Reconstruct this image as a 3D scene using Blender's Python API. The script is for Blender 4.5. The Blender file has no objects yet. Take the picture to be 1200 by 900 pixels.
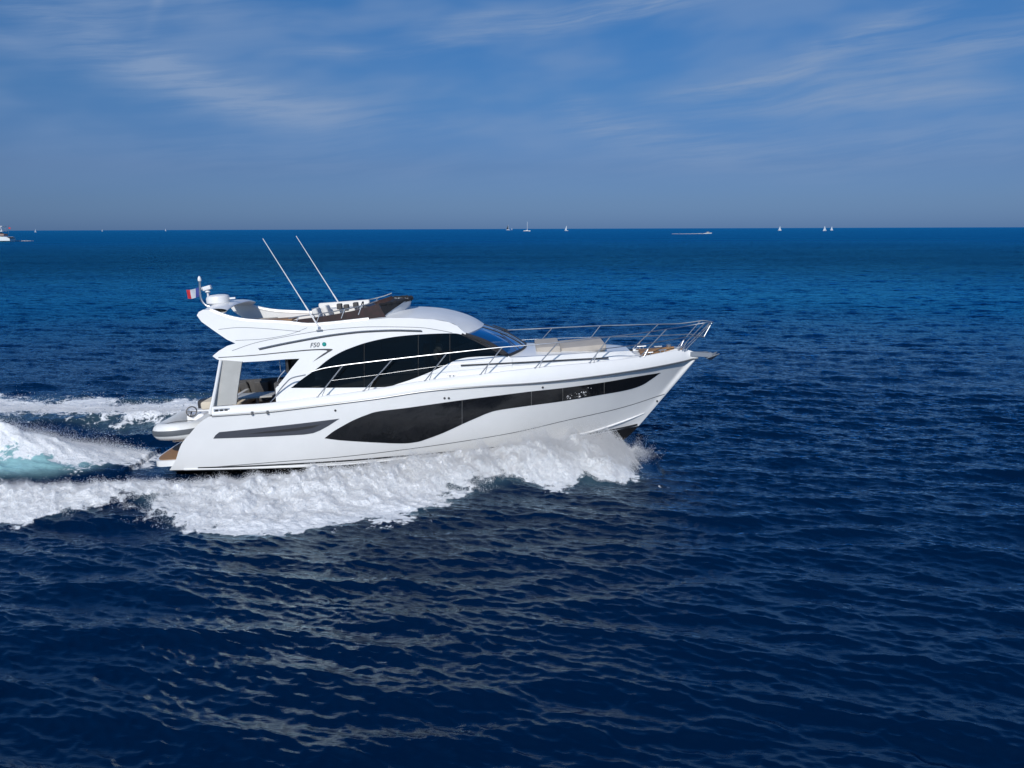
import bpy, bmesh, math, random
import numpy as np
from mathutils import Vector, Matrix
from mathutils.geometry import delaunay_2d_cdt

random.seed(5)
RNG = np.random.default_rng(11)
sc = bpy.context.scene
COL = sc.collection
R = math.radians

# ------------------------------------------------------------------ camera
F = 1092.0                      # focal length in photo pixels (1200 wide)
CAMD, CAMH = 26.0, 6.4
PITCH, ROLL = math.atan(182 / F), R(-0.19)
cam_d = bpy.data.cameras.new('camera')
cam = bpy.data.objects.new('camera', cam_d)
COL.objects.link(cam)
cam_d.sensor_width = 36.0
cam_d.lens = 36.0 * F / 1200.0
cam_d.clip_end = 60000
cam_d.clip_start = 0.1
cam.matrix_world = (Matrix.Translation((0, -CAMD, CAMH)) @ Matrix.Rotation(math.pi / 2 - PITCH, 4, 'X')
                    @ Matrix.Rotation(ROLL, 4, 'Z'))
sc.camera = cam
MC = cam.matrix_world.to_3x3()
CP = Vector((0, -CAMD, CAMH))

# ------------------------------------------------------------------ sky, sun, exposure
SUN_EL, SUN_AZ = 33.0, 193.0     # azimuth clockwise from +Y (the way the camera looks)
w = bpy.data.worlds.new('World')
sc.world = w
w.use_nodes = True
nt = w.node_tree
nt.nodes.clear()


class NB:
    """tiny node-building helper"""
    def __init__(s, nt):
        s.nt = nt

    def n(s, t, **kw):
        nd = s.nt.nodes.new(t)
        for k, v in kw.items():
            setattr(nd, k, v)
        return nd

    def put(s, sock, v):
        if hasattr(v, 'is_output'):
            s.nt.links.new(v, sock)
        elif v is not None:
            sock.default_value = v

    def m(s, op, a, b=None, c=None, clamp=False):
        nd = s.n('ShaderNodeMath', operation=op, use_clamp=clamp)
        s.put(nd.inputs[0], a)
        if b is not None: s.put(nd.inputs[1], b)
        if c is not None: s.put(nd.inputs[2], c)
        return nd.outputs[0]

    def mix(s, f, a, b, bt='MIX'):
        nd = s.n('ShaderNodeMix', data_type='RGBA', blend_type=bt)
        s.put(nd.inputs['Factor'], f)
        s.put(nd.inputs[6], a)
        s.put(nd.inputs[7], b)
        return nd.outputs[2]

    def noise(s, vec, scale, detail=4, rough=.5, dist=0.0):
        nd = s.n('ShaderNodeTexNoise')
        s.put(nd.inputs['Vector'], vec)
        nd.inputs['Scale'].default_value = scale
        nd.inputs['Detail'].default_value = detail
        nd.inputs['Roughness'].default_value = rough
        nd.inputs['Distortion'].default_value = dist
        return nd.outputs[0]

    def vec(s, x, y, z=0.0):
        nd = s.n('ShaderNodeCombineXYZ')
        s.put(nd.inputs[0], x); s.put(nd.inputs[1], y); s.put(nd.inputs[2], z)
        return nd.outputs[0]

    def smooth(s, v, lo, hi, a=0.0, b=1.0):
        nd = s.n('ShaderNodeMapRange', interpolation_type='SMOOTHSTEP')
        s.put(nd.inputs[0], v)
        for i, q in enumerate((lo, hi, a, b)):
            nd.inputs[i + 1].default_value = q
        return nd.outputs[0]


b = NB(nt)
sky = b.n('ShaderNodeTexSky', sky_type='NISHITA', sun_disc=False)
sky.sun_elevation = R(SUN_EL)
sky.sun_rotation = R(SUN_AZ)
sky.altitude = 0
sky.air_density = 1.0
sky.dust_density = 0.6
sky.ozone_density = 4.0
tc = b.n('ShaderNodeTexCoord')
sep = b.n('ShaderNodeSeparateXYZ')
nt.links.new(tc.outputs['Generated'], sep.inputs[0])
az = b.m('MULTIPLY', b.m('ARCTAN2', sep.outputs[0], sep.outputs[1]), F)
el = b.m('MULTIPLY', b.m('ARCSINE', sep.outputs[2]), F)
# fibrous cirrus: noise stretched along gently bending lines
warp = b.noise(b.vec(b.m('MULTIPLY', az, .004), b.m('MULTIPLY', el, .006)), 1.0, 2)
elw = b.m('ADD', el, b.m('MULTIPLY', b.m('SUBTRACT', warp, .5), 34.0))
elw2 = b.m('SUBTRACT', elw, b.m('MULTIPLY', az, .10))
fib = b.noise(b.vec(b.m('MULTIPLY', az, .007), b.m('MULTIPLY', elw2, .085)), 1.0, 8, .64, .25)
blob = b.noise(b.vec(b.m('MULTIPLY', az, .005), b.m('MULTIPLY', elw2, .016)), 1.0, 3, .5)
streaks = [  # cirrus bands: azimuth, elevation (x1092 rad), length, width, slope, strength
    (190, 90, 150, 22, -20, .62), (90, 18, 220, 30, -5, .5), (330, 128, 170, 20, -7, .6), (400, 76, 60, 6, 3, .5),
    (30, 80, 80, 12, -8, .35), (530, 63, 50, 7, 12, .5), (550, 38, 60, 6, 8, .5), (212, 25, 34, 6, 66, .35),
    (690, 34, 150, 13, 8, .55), (900, 14, 260, 12, 4, .6), (990, 72, 90, 13, 17, .8), (850, 114, 75, 7, 6, .75),
    (1080, 92, 190, 22, 9, .6), (1010, 136, 180, 13, 2, .55), (760, 166, 110, 18, -8, .6), (690, 140, 34, 16, -25, .45),
    (1020, 185, 260, 24, 2, .45), (330, 185, 200, 22, -4, .22)]
tot = None
for (px, py, ln, wd, ang, st) in streaks:
    a0 = math.atan((px - 600) / F) * F
    e0 = math.atan((268 - py) / F) * F
    ca, sa = math.cos(R(ang)), math.sin(R(ang))
    dx = b.m('SUBTRACT', az, a0)
    dy = b.m('SUBTRACT', elw, e0)
    u = b.m('ADD', b.m('MULTIPLY', dx, ca / ln), b.m('MULTIPLY', dy, sa / ln))
    v = b.m('ADD', b.m('MULTIPLY', dx, -sa / wd), b.m('MULTIPLY', dy, ca / wd))
    r2 = b.m('ADD', b.m('MULTIPLY', u, u), b.m('MULTIPLY', v, v))
    g = b.m('MULTIPLY', b.m('EXPONENT', b.m('MULTIPLY', r2, -1.0)), st)
    tot = g if tot is None else b.m('ADD', tot, g)
veil = b.smooth(blob, .38, .68, 0, .42)
upper = b.m('MULTIPLY', b.smooth(el, 20, 130), b.smooth(el, 300, 520, 1.0, 0.0))
cl = b.m('ADD', b.m('MULTIPLY', tot, b.smooth(fib, .30, .68, .18, 1.05)), b.m('MULTIPLY', veil, upper), clamp=True)
cl = b.m('MULTIPLY', cl, .95)
# sky tint by elevation; unseen upper band deepened to turn sea reflections bluer
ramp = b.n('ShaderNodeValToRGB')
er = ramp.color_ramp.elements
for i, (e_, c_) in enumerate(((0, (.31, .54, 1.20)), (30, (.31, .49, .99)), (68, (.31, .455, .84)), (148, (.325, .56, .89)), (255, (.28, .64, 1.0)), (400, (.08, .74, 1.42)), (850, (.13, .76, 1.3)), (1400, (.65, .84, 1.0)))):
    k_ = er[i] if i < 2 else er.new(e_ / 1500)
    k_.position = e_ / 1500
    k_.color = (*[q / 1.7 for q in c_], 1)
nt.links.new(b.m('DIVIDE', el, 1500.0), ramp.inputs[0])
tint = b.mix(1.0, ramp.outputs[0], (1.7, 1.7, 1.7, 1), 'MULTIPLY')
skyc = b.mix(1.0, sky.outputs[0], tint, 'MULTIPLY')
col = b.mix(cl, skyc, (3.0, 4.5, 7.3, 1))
bg = b.n('ShaderNodeBackground')
SKY_STRENGTH = 0.071
bg.inputs[1].default_value = SKY_STRENGTH
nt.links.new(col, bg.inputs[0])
wo = b.n('ShaderNodeOutputWorld')
nt.links.new(bg.outputs[0], wo.inputs[0])
# sky tint ends

sun_d = bpy.data.lights.new('sun', 'SUN')
sun_d.energy = 3.6
sun_d.angle = R(0.53)
sun_d.color = (1.0, .965, .915)
sun = bpy.data.objects.new('sun', sun_d)
COL.objects.link(sun)
sd = Vector((math.sin(R(SUN_AZ)) * math.cos(R(SUN_EL)), math.cos(R(SUN_AZ)) * math.cos(R(SUN_EL)), math.sin(R(SUN_EL))))
sun.rotation_euler = sd.to_track_quat('Z', 'Y').to_euler()
sc.view_settings.view_transform = 'Standard'
sc.view_settings.look = 'None'
sc.view_settings.gamma = 1
sc.view_settings.exposure = 0.0
sc.cycles.max_bounces = 14
sc.cycles.diffuse_bounces = 9
sc.cycles.transmission_bounces = 10
sc.cycles.transparent_max_bounces = 12
sc.cycles.sample_clamp_indirect = 4


# ------------------------------------------------------------------ helpers
def tag(o, label=None, cat=None, group=None, kind=None):
    if label: o['label'] = label
    if cat: o['category'] = cat
    if group: o['group'] = group
    if kind: o['kind'] = kind
    return o


def empty(name, loc=(0, 0, 0), rot=(0, 0, 0)):
    o = bpy.data.objects.new(name, None)
    COL.objects.link(o)
    o.location = loc
    o.rotation_euler = rot
    o.empty_display_size = .2
    return o


def mat(name, color, rough=.5, metal=0.0, coat=0.0, spec=.5, bump=None, vary=0.0, vscale=3.0):
    m = bpy.data.materials.new(name)
    m.use_nodes = True
    nb = NB(m.node_tree)
    p = m.node_tree.nodes['Principled BSDF']
    p.inputs['Base Color'].default_value = (*color, 1)
    p.inputs['Roughness'].default_value = rough
    p.inputs['Metallic'].default_value = metal
    p.inputs['Coat Weight'].default_value = coat
    p.inputs['Coat Roughness'].default_value = .04
    p.inputs['Specular IOR Level'].default_value = spec
    t = nb.n('ShaderNodeTexCoord')
    if vary:
        n1 = nb.noise(t.outputs['Object'], vscale, 5, .6)
        c = nb.mix(nb.smooth(n1, .3, .7), tuple(k * (1 - vary) for k in color) + (1,), tuple(min(1, k * (1 + vary)) for k in color) + (1,))
        m.node_tree.links.new(c, p.inputs['Base Color'])
    if bump:
        n2 = nb.noise(t.outputs['Object'], bump[0], 4, .6)
        bn = nb.n('ShaderNodeBump')
        bn.inputs['Strength'].default_value = bump[1]
        bn.inputs['Distance'].default_value = .01
        m.node_tree.links.new(n2, bn.inputs['Height'])
        m.node_tree.links.new(bn.outputs[0], p.inputs['Normal'])
    return m


M = {}
M['gelcoat'] = mat('gelcoat', (.80, .80, .785), .28, coat=.35, vary=.02, vscale=1.2)
M['gelcoat_deck'] = mat('gelcoat_deck', (.76, .76, .74), .45, bump=(180, .15), vary=.03)
M['roof_grey'] = mat('roof_grey', (.72, .73, .73), .35, vary=.03)
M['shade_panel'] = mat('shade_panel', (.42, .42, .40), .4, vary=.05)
M['black_line'] = mat('black_line', (.035, .037, .04), .4)
M['rub'] = mat('rub', (.16, .165, .17), .35, metal=.4)
M['antifoul'] = mat('antifoul', (.012, .012, .014), .4, vary=.3, vscale=2)
M['steel'] = mat('steel', (.58, .59, .60), .42, metal=1.0)
M['galv'] = mat('galv', (.42, .44, .45), .38, metal=.8, vary=.2, vscale=20)
M['cushion'] = mat('cushion', (.43, .39, .34), .85, bump=(60, .3), vary=.06)
M['cushion_white'] = mat('cushion_white', (.72, .70, .66), .7, bump=(60, .2), vary=.04)
M['cushion_dark'] = mat('cushion_dark', (.07, .068, .068), .85, bump=(60, .3), vary=.15)
M['cream'] = mat('cream', (.62, .54, .42), .85, bump=(60, .3), vary=.06)
M['tube'] = mat('tube', (.78, .78, .75), .5, vary=.05)
M['tube_grey'] = mat('tube_grey', (.10, .11, .12), .6)
M['plastic_white'] = mat('plastic_white', (.78, .78, .77), .35)
M['plastic_dark'] = mat('plastic_dark', (.03, .03, .033), .45)
M['canvas'] = mat('canvas', (.016, .016, .018), .8, bump=(30, .6), vary=.3)
M['burgundy'] = mat('burgundy', (.018, .004, .005), .4, coat=.05, spec=.3, vary=.4, vscale=8)
M['sail'] = mat('sail', (.5, .54, .58), .8, vary=.03)  # white dulled towards blue-grey, distance haze put into the colour
M['red'] = mat('red', (.55, .03, .04), .7)
M['blue'] = mat('blue', (.03, .05, .25), .7)
M['green'] = mat('green', (.0, .22, .18), .4)
M['skin'] = mat('skin', (.45, .26, .18), .55)
M['shirt'] = mat('shirt', (.75, .77, .8), .8)
M['trousers'] = mat('trousers', (.04, .05, .08), .8)
M['hair'] = mat('hair', (.03, .02, .015), .7)


def teak_mat():
    m = bpy.data.materials.new('teak')
    m.use_nodes = True
    nb = NB(m.node_tree)
    p = m.node_tree.nodes['Principled BSDF']
    t = nb.n('ShaderNodeTexCoord')
    s = nb.n('ShaderNodeSeparateXYZ')
    m.node_tree.links.new(t.outputs['Object'], s.inputs[0])
    fr = nb.m('FRACT', nb.m('MULTIPLY', s.outputs[1], 14.0))
    seam = nb.m('LESS_THAN', fr, .12)
    gr = nb.noise(nb.vec(nb.m('MULTIPLY', s.outputs[0], 3.0), nb.m('MULTIPLY', s.outputs[1], 40.0)), 1.0, 5, .6)
    c = nb.mix(gr, (.22, .11, .045, 1), (.42, .25, .12, 1))
    c = nb.mix(seam, c, (.02, .015, .012, 1))
    m.node_tree.links.new(c, p.inputs['Base Color'])
    p.inputs['Roughness'].default_value = .6
    return m


M['teak'] = teak_mat()


def glass_mat(name, tint, refl=1.0, gcol=(.9, .93, 1)):
    """tinted glass: see-through, darkened, mirror coat by fresnel"""
    m = bpy.data.materials.new(name)
    m.use_nodes = True
    nt = m.node_tree
    nt.nodes.clear()
    nb = NB(nt)
    tr = nb.n('ShaderNodeBsdfTransparent'); tr.inputs[0].default_value = (*tint, 1)
    gl = nb.n('ShaderNodeBsdfGlossy'); gl.inputs['Roughness'].default_value = .02
    gl.inputs[0].default_value = (*gcol, 1)
    fr = nb.n('ShaderNodeFresnel'); fr.inputs[0].default_value = 1.5
    mx = nb.n('ShaderNodeMixShader')
    nt.links.new(nb.m('MULTIPLY', fr.outputs[0], refl), mx.inputs[0])
    nt.links.new(tr.outputs[0], mx.inputs[1])
    nt.links.new(gl.outputs[0], mx.inputs[2])
    o = nb.n('ShaderNodeOutputMaterial')
    nt.links.new(mx.outputs[0], o.inputs[0])
    return m


M['glass_tint'] = glass_mat('glass_tint', (.38, .39, .38), .8, (.55, .6, .58))
M['glass_clear'] = glass_mat('glass_clear', (.60, .70, .76), .75)


def hull_glass():
    m = bpy.data.materials.new('hull_glass')
    m.use_nodes = True
    nb = NB(m.node_tree)
    p = m.node_tree.nodes['Principled BSDF']
    t = nb.n('ShaderNodeTexCoord')
    n1 = nb.noise(t.outputs['Object'], 1.4, 6, .65, .4)
    n2 = nb.noise(t.outputs['Object'], 9, 5, .7)
    salt = nb.m('MULTIPLY', nb.smooth(n1, .45, .7), nb.smooth(n2, .35, .8))   # dried salt film on the glass
    c = nb.mix(salt, (.010, .011, .013, 1), (.018, .019, .021, 1))
    m.node_tree.links.new(c, p.inputs['Base Color'])
    m.node_tree.links.new(nb.m('ADD', nb.m('MULTIPLY', salt, .3), .05), p.inputs['Roughness'])
    return m


M['hull_glass'] = hull_glass()


def mesh_obj(name, verts, faces, m, parent=None, smooth=True, sharp=None):
    me = bpy.data.meshes.new(name)
    me.from_pydata([tuple(v) for v in verts], [], [tuple(f) for f in faces])
    me.validate()
    o = bpy.data.objects.new(name, me)
    COL.objects.link(o)
    me.materials.append(m)
    if smooth:
        me.polygons.foreach_set('use_smooth', [True] * len(me.polygons))
        me.set_sharp_from_angle(angle=R(sharp if sharp else 35))
    if parent: o.parent = parent
    return o


class MB:
    """collects shapes into one mesh"""
    def __init__(s):
        s.v, s.f = [], []

    def add(s, v, f):
        k = len(s.v)
        s.v += [tuple(p) for p in v]
        s.f += [tuple(i + k for i in q) for q in f]
        return s

    def box(s, c, d, rot=None, bev=0.0):
        bm = bmesh.new()
        bmesh.ops.create_cube(bm, size=1)
        bmesh.ops.scale(bm, vec=d, verts=bm.verts)
        if bev:
            bmesh.ops.bevel(bm, geom=bm.edges[:], offset=bev, segments=3, profile=.6, affect='EDGES')
        if rot: bmesh.ops.rotate(bm, matrix=rot, verts=bm.verts)
        bmesh.ops.translate(bm, vec=c, verts=bm.verts)
        bm.verts.index_update()
        s.add([v.co[:] for v in bm.verts], [[v.index for v in f.verts] for f in bm.faces])
        bm.free()
        return s

    def tube(s, pts, r, seg=8, cap=True, closed=False):
        pts = [Vector(p) for p in pts]
        n = len(pts)
        rr = r if isinstance(r, (list, tuple)) else [r] * n
        vs, fs = [], []
        prev = None
        for i, p in enumerate(pts):
            if closed:
                t = pts[(i + 1) % n] - pts[i - 1]
            else:
                t = pts[min(i + 1, n - 1)] - pts[max(i - 1, 0)]
            t.normalize()
            if prev is None:
                a = t.orthogonal().normalized()
            else:
                a = (prev - t * prev.dot(t)).normalized()
            prev = a
            bb = t.cross(a)
            for k in range(seg):
                th = 2 * math.pi * k / seg
                vs.append(p + (a * math.cos(th) + bb * math.sin(th)) * rr[i])
        for i in range(n if closed else n - 1):
            for k in range(seg):
                j = (i + 1) % n
                fs.append((i * seg + k, i * seg + (k + 1) % seg, j * seg + (k + 1) % seg, j * seg + k))
        if cap and not closed:
            fs.append(tuple(reversed(range(seg))))
            fs.append(tuple((n - 1) * seg + k for k in range(seg)))
        return s.add(vs, fs)

    def lathe(s, c, prof, seg=20, axis='Z'):
        vs, fs = [], []
        for (r, h) in prof:
            for k in range(seg):
                th = 2 * math.pi * k / seg
                if axis == 'Z': q = (c[0] + r * math.cos(th), c[1] + r * math.sin(th), c[2] + h)
                elif axis == 'Y': q = (c[0] + r * math.cos(th), c[1] + h, c[2] + r * math.sin(th))
                else: q = (c[0] + h, c[1] + r * math.cos(th), c[2] + r * math.sin(th))
                vs.append(q)
        for i in range(len(prof) - 1):
            for k in range(seg):
                fs.append((i * seg + k, i * seg + (k + 1) % seg, (i + 1) * seg + (k + 1) % seg, (i + 1) * seg + k))
        fs.append(tuple(reversed(range(seg))))
        fs.append(tuple((len(prof) - 1) * seg + k for k in range(seg)))
        return s.add(vs, fs)

    def grid(s, rows, flip=False):
        n, k = len(rows), len(rows[0])
        fs = []
        for i in range(n - 1):
            for j in range(k - 1):
                q = (i * k + j, i * k + j + 1, (i + 1) * k + j + 1, (i + 1) * k + j)
                fs.append(q[::-1] if flip else q)
        return s.add([p for r_ in rows for p in r_], fs)

    def build(s, name, m, parent=None, smooth=True, sharp=None):
        return mesh_obj(name, s.v, s.f, m, parent, smooth, sharp)


def pip(x, z, poly):
    c = False
    n = len(poly)
    for i in range(n):
        x1, z1 = poly[i]; x2, z2 = poly[i - 1]
        if (z1 > z) != (z2 > z) and x < (x2 - x1) * (z - z1) / (z2 - z1) + x1:
            c = not c
    return c


def resample(poly, step, closed=True):
    out = []
    n = len(poly)
    for i in range(n if closed else n - 1):
        a = np.array(poly[i], float); c = np.array(poly[(i + 1) % n], float)
        k = max(1, int(np.linalg.norm(c - a) / step))
        for j in range(k):
            out.append(tuple(a + (c - a) * j / k))
    if not closed: out.append(tuple(poly[-1]))
    return out


def spline(pts, n=8, closed=False):
    """Catmull-Rom through points of any dimension"""
    P = [np.array(p, float) for p in pts]
    N = len(P)
    out = []
    rng = range(N) if closed else range(N - 1)
    for i in rng:
        p1, p2 = P[i], P[(i + 1) % N]
        p0 = P[i - 1] if (closed or i > 0) else 2 * p1 - p2
        p3 = P[(i + 2) % N] if (closed or i < N - 2) else 2 * p2 - p1
        for j in range(n):
            t = j / n
            out.append(tuple(.5 * ((2 * p1) + (-p0 + p2) * t + (2 * p0 - 5 * p1 + 4 * p2 - p3) * t * t + (-p0 + 3 * p1 - 3 * p2 + p3) * t ** 3)))
    if not closed: out.append(tuple(P[-1]))
    return out


def shell(mb, outline, holes, yf, th, step=.12, side=-1):
    """a moulded panel: outline in the boat's x-z plane laid on the surface y = side*yf(x,z), given a thickness"""
    ol = resample(outline, step)
    hl = [resample(h, step) for h in holes]
    vs = list(ol)
    edges = [(i, (i + 1) % len(ol)) for i in range(len(ol))]
    for h in hl:
        k = len(vs)
        vs += h
        edges += [(k + i, k + (i + 1) % len(h)) for i in range(len(h))]
    nb_ = len(vs)
    xs = [p[0] for p in ol]; zs = [p[1] for p in ol]
    arr = np.array(vs)
    x = min(xs)
    while x < max(xs):
        z = min(zs)
        while z < max(zs):
            if pip(x, z, ol) and not any(pip(x, z, h) for h in hl):
                if np.min(np.hypot(arr[:, 0] - x, arr[:, 1] - z)) > step * .45:
                    vs.append((x, z))
            z += step
        x += step
    r_ = delaunay_2d_cdt([Vector(p) for p in vs], edges, [], 0, 1e-5)
    v2, fs = r_[0], r_[2]
    keep = []
    for f in fs:
        cx = sum(v2[i].x for i in f) / len(f); cz = sum(v2[i].y for i in f) / len(f)
        if pip(cx, cz, ol) and not any(pip(cx, cz, h) for h in hl):
            keep.append(list(f))
    n = len(v2)
    out = [(p.x, side * yf(p.x, p.y), p.y) for p in v2]
    inn = [(p.x, side * (yf(p.x, p.y) - th), p.y) for p in v2]
    F_ = []
    ec = {}
    for f in keep:
        a = out[f[0]]; q = out[f[1]]; c = out[f[2]]
        nrm = (Vector(q) - Vector(a)).cross(Vector(c) - Vector(a))
        if nrm.y * side < 0: f.reverse()
        F_.append(tuple(f))
        F_.append(tuple(i + n for i in reversed(f)))
        for i in range(len(f)):
            e = (f[i], f[(i + 1) % len(f)])
            ec[e] = 1
    for (i, j) in ec:
        if (j, i) not in ec:
            F_.append((j, i, i + n, j + n))
    mb.add(out + inn, F_)
    return mb


# ------------------------------------------------------------------ the yacht's own frame
TRIM = R(4.0)
ORG = Vector((-10.35, 0, 0.12))
CT, ST = math.cos(TRIM), math.sin(TRIM)
_cr, _sr = math.cos(ROLL), math.sin(ROLL)


def ray(px, py):
    d = MC @ Vector(((px - 600) / F, (450 - py) / F, -1))
    return d


def world_at(px, py, y):
    d = ray(px, py)
    t = (y - CP.y) / d.y
    return CP + d * t


def ground_at(px, py, z=0.0):
    d = ray(px, py)
    t = (z - CP.z) / d.z
    p = CP + d * t
    return (p.x, p.y)


def loc(pw):
    q = pw - ORG
    return (q.x * CT + q.z * ST, q.y, -q.x * ST + q.z * CT)


def at(px, py, y):
    """photo measurement at lateral offset y -> boat coordinates"""
    return loc(world_at(px, py, y))


def on(px, py, yf):
    """photo measurement lying on the near side surface y=-yf(x,z) -> (x,z)"""
    y = -1.8
    for _ in range(12):
        x, _, z = at(px, py, y)
        y = .5 * y + .5 * (-yf(x, z))
    x, _, z = at(px, py, y)
    return (x, z)


def ip(xs, ys):
    xs = np.array(xs, float); ys = np.array(ys, float)
    return lambda x: float(np.interp(x, xs, ys))


def ips(xs, ys):
    """smooth interpolation"""
    s_ = np.array(spline(list(zip(xs, ys)), 12))
    return lambda x: float(np.interp(x, s_[:, 0], s_[:, 1]))


bg_x = ips([-.4, 0, 2, 6, 9, 11, 12.6, 13.8, 14.7, 15.2, 15.55], [1.86, 1.9, 2.05, 2.16, 2.13, 1.93, 1.52, 1.05, .58, .28, .03])
rub_px = [(248, 488), (314, 483), (380, 475), (440, 467.5), (500, 458.5), (560, 453.5), (620, 449.8), (665, 445.5), (708, 440), (765, 431), (804, 423), (817, 420)]
rub = [on(px, py, lambda x, z: bg_x(x) + .03) for px, py in rub_px]
zr = ips([p[0] for p in rub], [p[1] for p in rub])
gw_px = [(247, 477.5), (282, 475), (313, 473), (372, 465.5), (426, 458.5), (498, 446.5), (563, 439), (627, 431.5), (691, 425.5), (750, 418.5), (780, 413), (800, 410.5), (815, 414)]
bgw = lambda x: max(.02, bg_x(x) - .10)
gw = [on(px, py, lambda x, z: bgw(x)) for px, py in gw_px]
zg = ips([p[0] for p in gw], [p[1] for p in gw])
stem_px = [(818.5, 418), (790, 451), (765, 480), (752, 495), (740, 508), (726, 519), (700, 533), (660, 546)]
stem = [at(px, py, 0) for px, py in stem_px]
st_x = ips([p[2] for p in stem[::-1]], [p[0] for p in stem[::-1]])
aft_px = [(247, 487), (236, 494), (224, 507), (214, 518.5), (209, 529), (205, 540), (197, 552)]
aft = [on(px, py, lambda x, z: 1.95) for px, py in aft_px]
af_x = ips([p[1] for p in aft[::-1]], [p[0] for p in aft[::-1]])
XL = stem[0][0]
ch_px = [(200, 551), (300, 549), (400, 545), (500, 536), (590, 526), (640, 518), (690, 508.5), (730, 495.5)]
ch_b = [1.85, 1.9, 1.88, 1.72, 1.4, 1.1, .72, .36]
ch = [at(px, py, -bb) for (px, py), bb in zip(ch_px, ch_b)] + [at(765, 481, 0)]
ch_b += [0.0]
zc = ips([p[0] for p in ch], [p[2] for p in ch])
ff_z = stem[-1][2]
zk = ips([0, 6, stem[-1][0] - 2, stem[-1][0], stem[-3][0], XL], [-.75, -.78, ff_z - .25, ff_z, ff_z + .02, ff_z + .04])
XC = ch[-1][0]
bc_n = ips([p[0] / XC for p in ch], [q + .0 for q in ch_b])


def HB(x, z):
    """half breadth of the hull"""
    zz = min(max(z, stem[-1][2]), stem[0][2])
    xs = st_x(zz)
    xa = af_x(min(max(z, aft[-1][1]), aft[0][1]))
    if x >= xs: return 0.0
    c0, r0 = zc(x), zr(x)
    uc = x / XC
    top = bg_x(x) + .0
    f = x / xs
    # sections are measured along lines that follow the stem so that every level closes on it
    topb = bg_x(f * XL)
    chb = bc_n(min(1, max(0, f * 1.0)))
    if z >= c0:
        s_ = min(1.15, (z - c0) / max(.15, r0 - c0))
        e = .75 + .14 * min(1, max(0, (f - .45) / .4))
        return chb + (topb - chb) * s_ ** e
    k0 = zk(x)
    return chb * max(0, (z - k0) / max(.05, c0 - k0)) ** .9


boat = empty('motor_yacht', ORG, (0, -TRIM, 0))
tag(boat, 'large white flybridge motor yacht with long black hull windows speeding through its own spray', 'yacht')


def hull_rows(vlo, vhi, nv, nu=110, off=0.0, zfun=None):
    rows = []
    for j in range(nv + 1):
        v = vlo + (vhi - vlo) * j / nv
        row = []
        for i in range(nu + 1):
            u = 1 - (1 - i / nu) ** 1.25
            x = u * XL
            for _ in range(25):
                z = zfun(x, v)
                xs = st_x(min(max(z, stem[-1][2]), stem[0][2])); xa = af_x(min(max(z, aft[-1][1]), aft[0][1]))
                xn = xa + u * (xs - xa)
                x = .6 * x + .4 * xn
            y = HB(x, z) + off if i < nu else 0.0
            row.append((x, -y, z))
        rows.append(row)
    return rows


pl_pts = [on(px, py, HB) for px, py in ((690, 511), (722, 505), (748, 499))]
zp_ = ip([0] + [p[0] for p in pl_pts] + [XL], [zc(0) - .01] + [p[1] for p in pl_pts] + [pl_pts[-1][1] + .06])


def zp(x):
    return min(zc(x) - .01, zp_(x)) if x > pl_pts[0][0] - 2 else zc(x) - .01


def lo2(x, v):   # v 0 keel .. 1 paint line .. 2 rubrail
    if v <= 1: return zk(x) + (zp(x) - zk(x)) * v
    if v <= 1.25: return zp(x) + (zc(x) - zp(x)) * (v - 1) * 4
    return zc(x) + (zr(x) - zc(x)) * (v - 1.25) / .75


def mirror(rows): return [[(x, -y, z) for x, y, z in r_] for r_ in rows]


mb = MB()
rw = hull_rows(1, 2, 24, zfun=lo2)
mb.grid(rw, flip=True); mb.grid(mirror(rw))
# shoulder between rubrail and gunwale cap (leans inboard) and the cap itself
X0 = rub[0][0]
NX = 110
xs_ = [X0 + (XL - X0) * (1 - (1 - i / NX) ** 1.3) for i in range(NX + 1)]
top = []
for k in range(5):
    t = k / 4
    top.append([(x, -(max(0.0, (bg_x(x) * (1 - t) + bgw(x) * t) * (0 if x >= XL else 1)) + .03 * math.sin(t * math.pi)), zr(x) * (1 - t) + zg(x) * t) for x in xs_])
inner = [(x, -max(.0, bgw(x) - .07), zg(x) + .0) for x in xs_]
inner2 = [(x, -max(.0, bgw(x) - .09), zg(x) - .10) for x in xs_]
top += [[(x, -max(.0, bgw(x) - .035), zg(x) + .012) for x in xs_], inner, inner2]
mb.grid(top, flip=True); mb.grid(mirror(top))
hull = mb.build('hull', M['gelcoat'], boat, sharp=40)
# transom: closing face between both sides, below the cockpit
mb = MB()
tr = []
for r_ in rw: tr.append(r_[0])
rows = []
for p in tr:
    rows.append([(p[0] - .10 * (1 - (k / 6 - 1) ** 2) * .6, p[1] * (1 - k / 6), p[2]) for k in range(13)])
mb.grid(rows)
mb.build('transom', M['gelcoat'], boat)
mb = MB()
rw2 = hull_rows(0, 1, 10, zfun=lo2)
mb.grid(rw2, flip=True); mb.grid(mirror(rw2))
mb.build('hull_bottom', M['antifoul'], boat)


def lens_band(name, px_top, px_bot, m, off, yf=HB, both=True, n=10, parent=None):
    """a thin band laid on the side between two measured lines"""
    a = [on(px, py, yf) for px, py in px_top]
    c = [on(px, py, yf) for px, py in px_bot]
    poly = spline(a, n) + list(reversed(spline(c, n)))
    mb_ = MB()
    for sd_ in ((-1, 1) if both else (-1,)):
        shell(mb_, poly, [], lambda x, z: yf(x, z) + off, off * 1.5, .15, sd_)
    return mb_.build(name, m, parent or boat)


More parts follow.
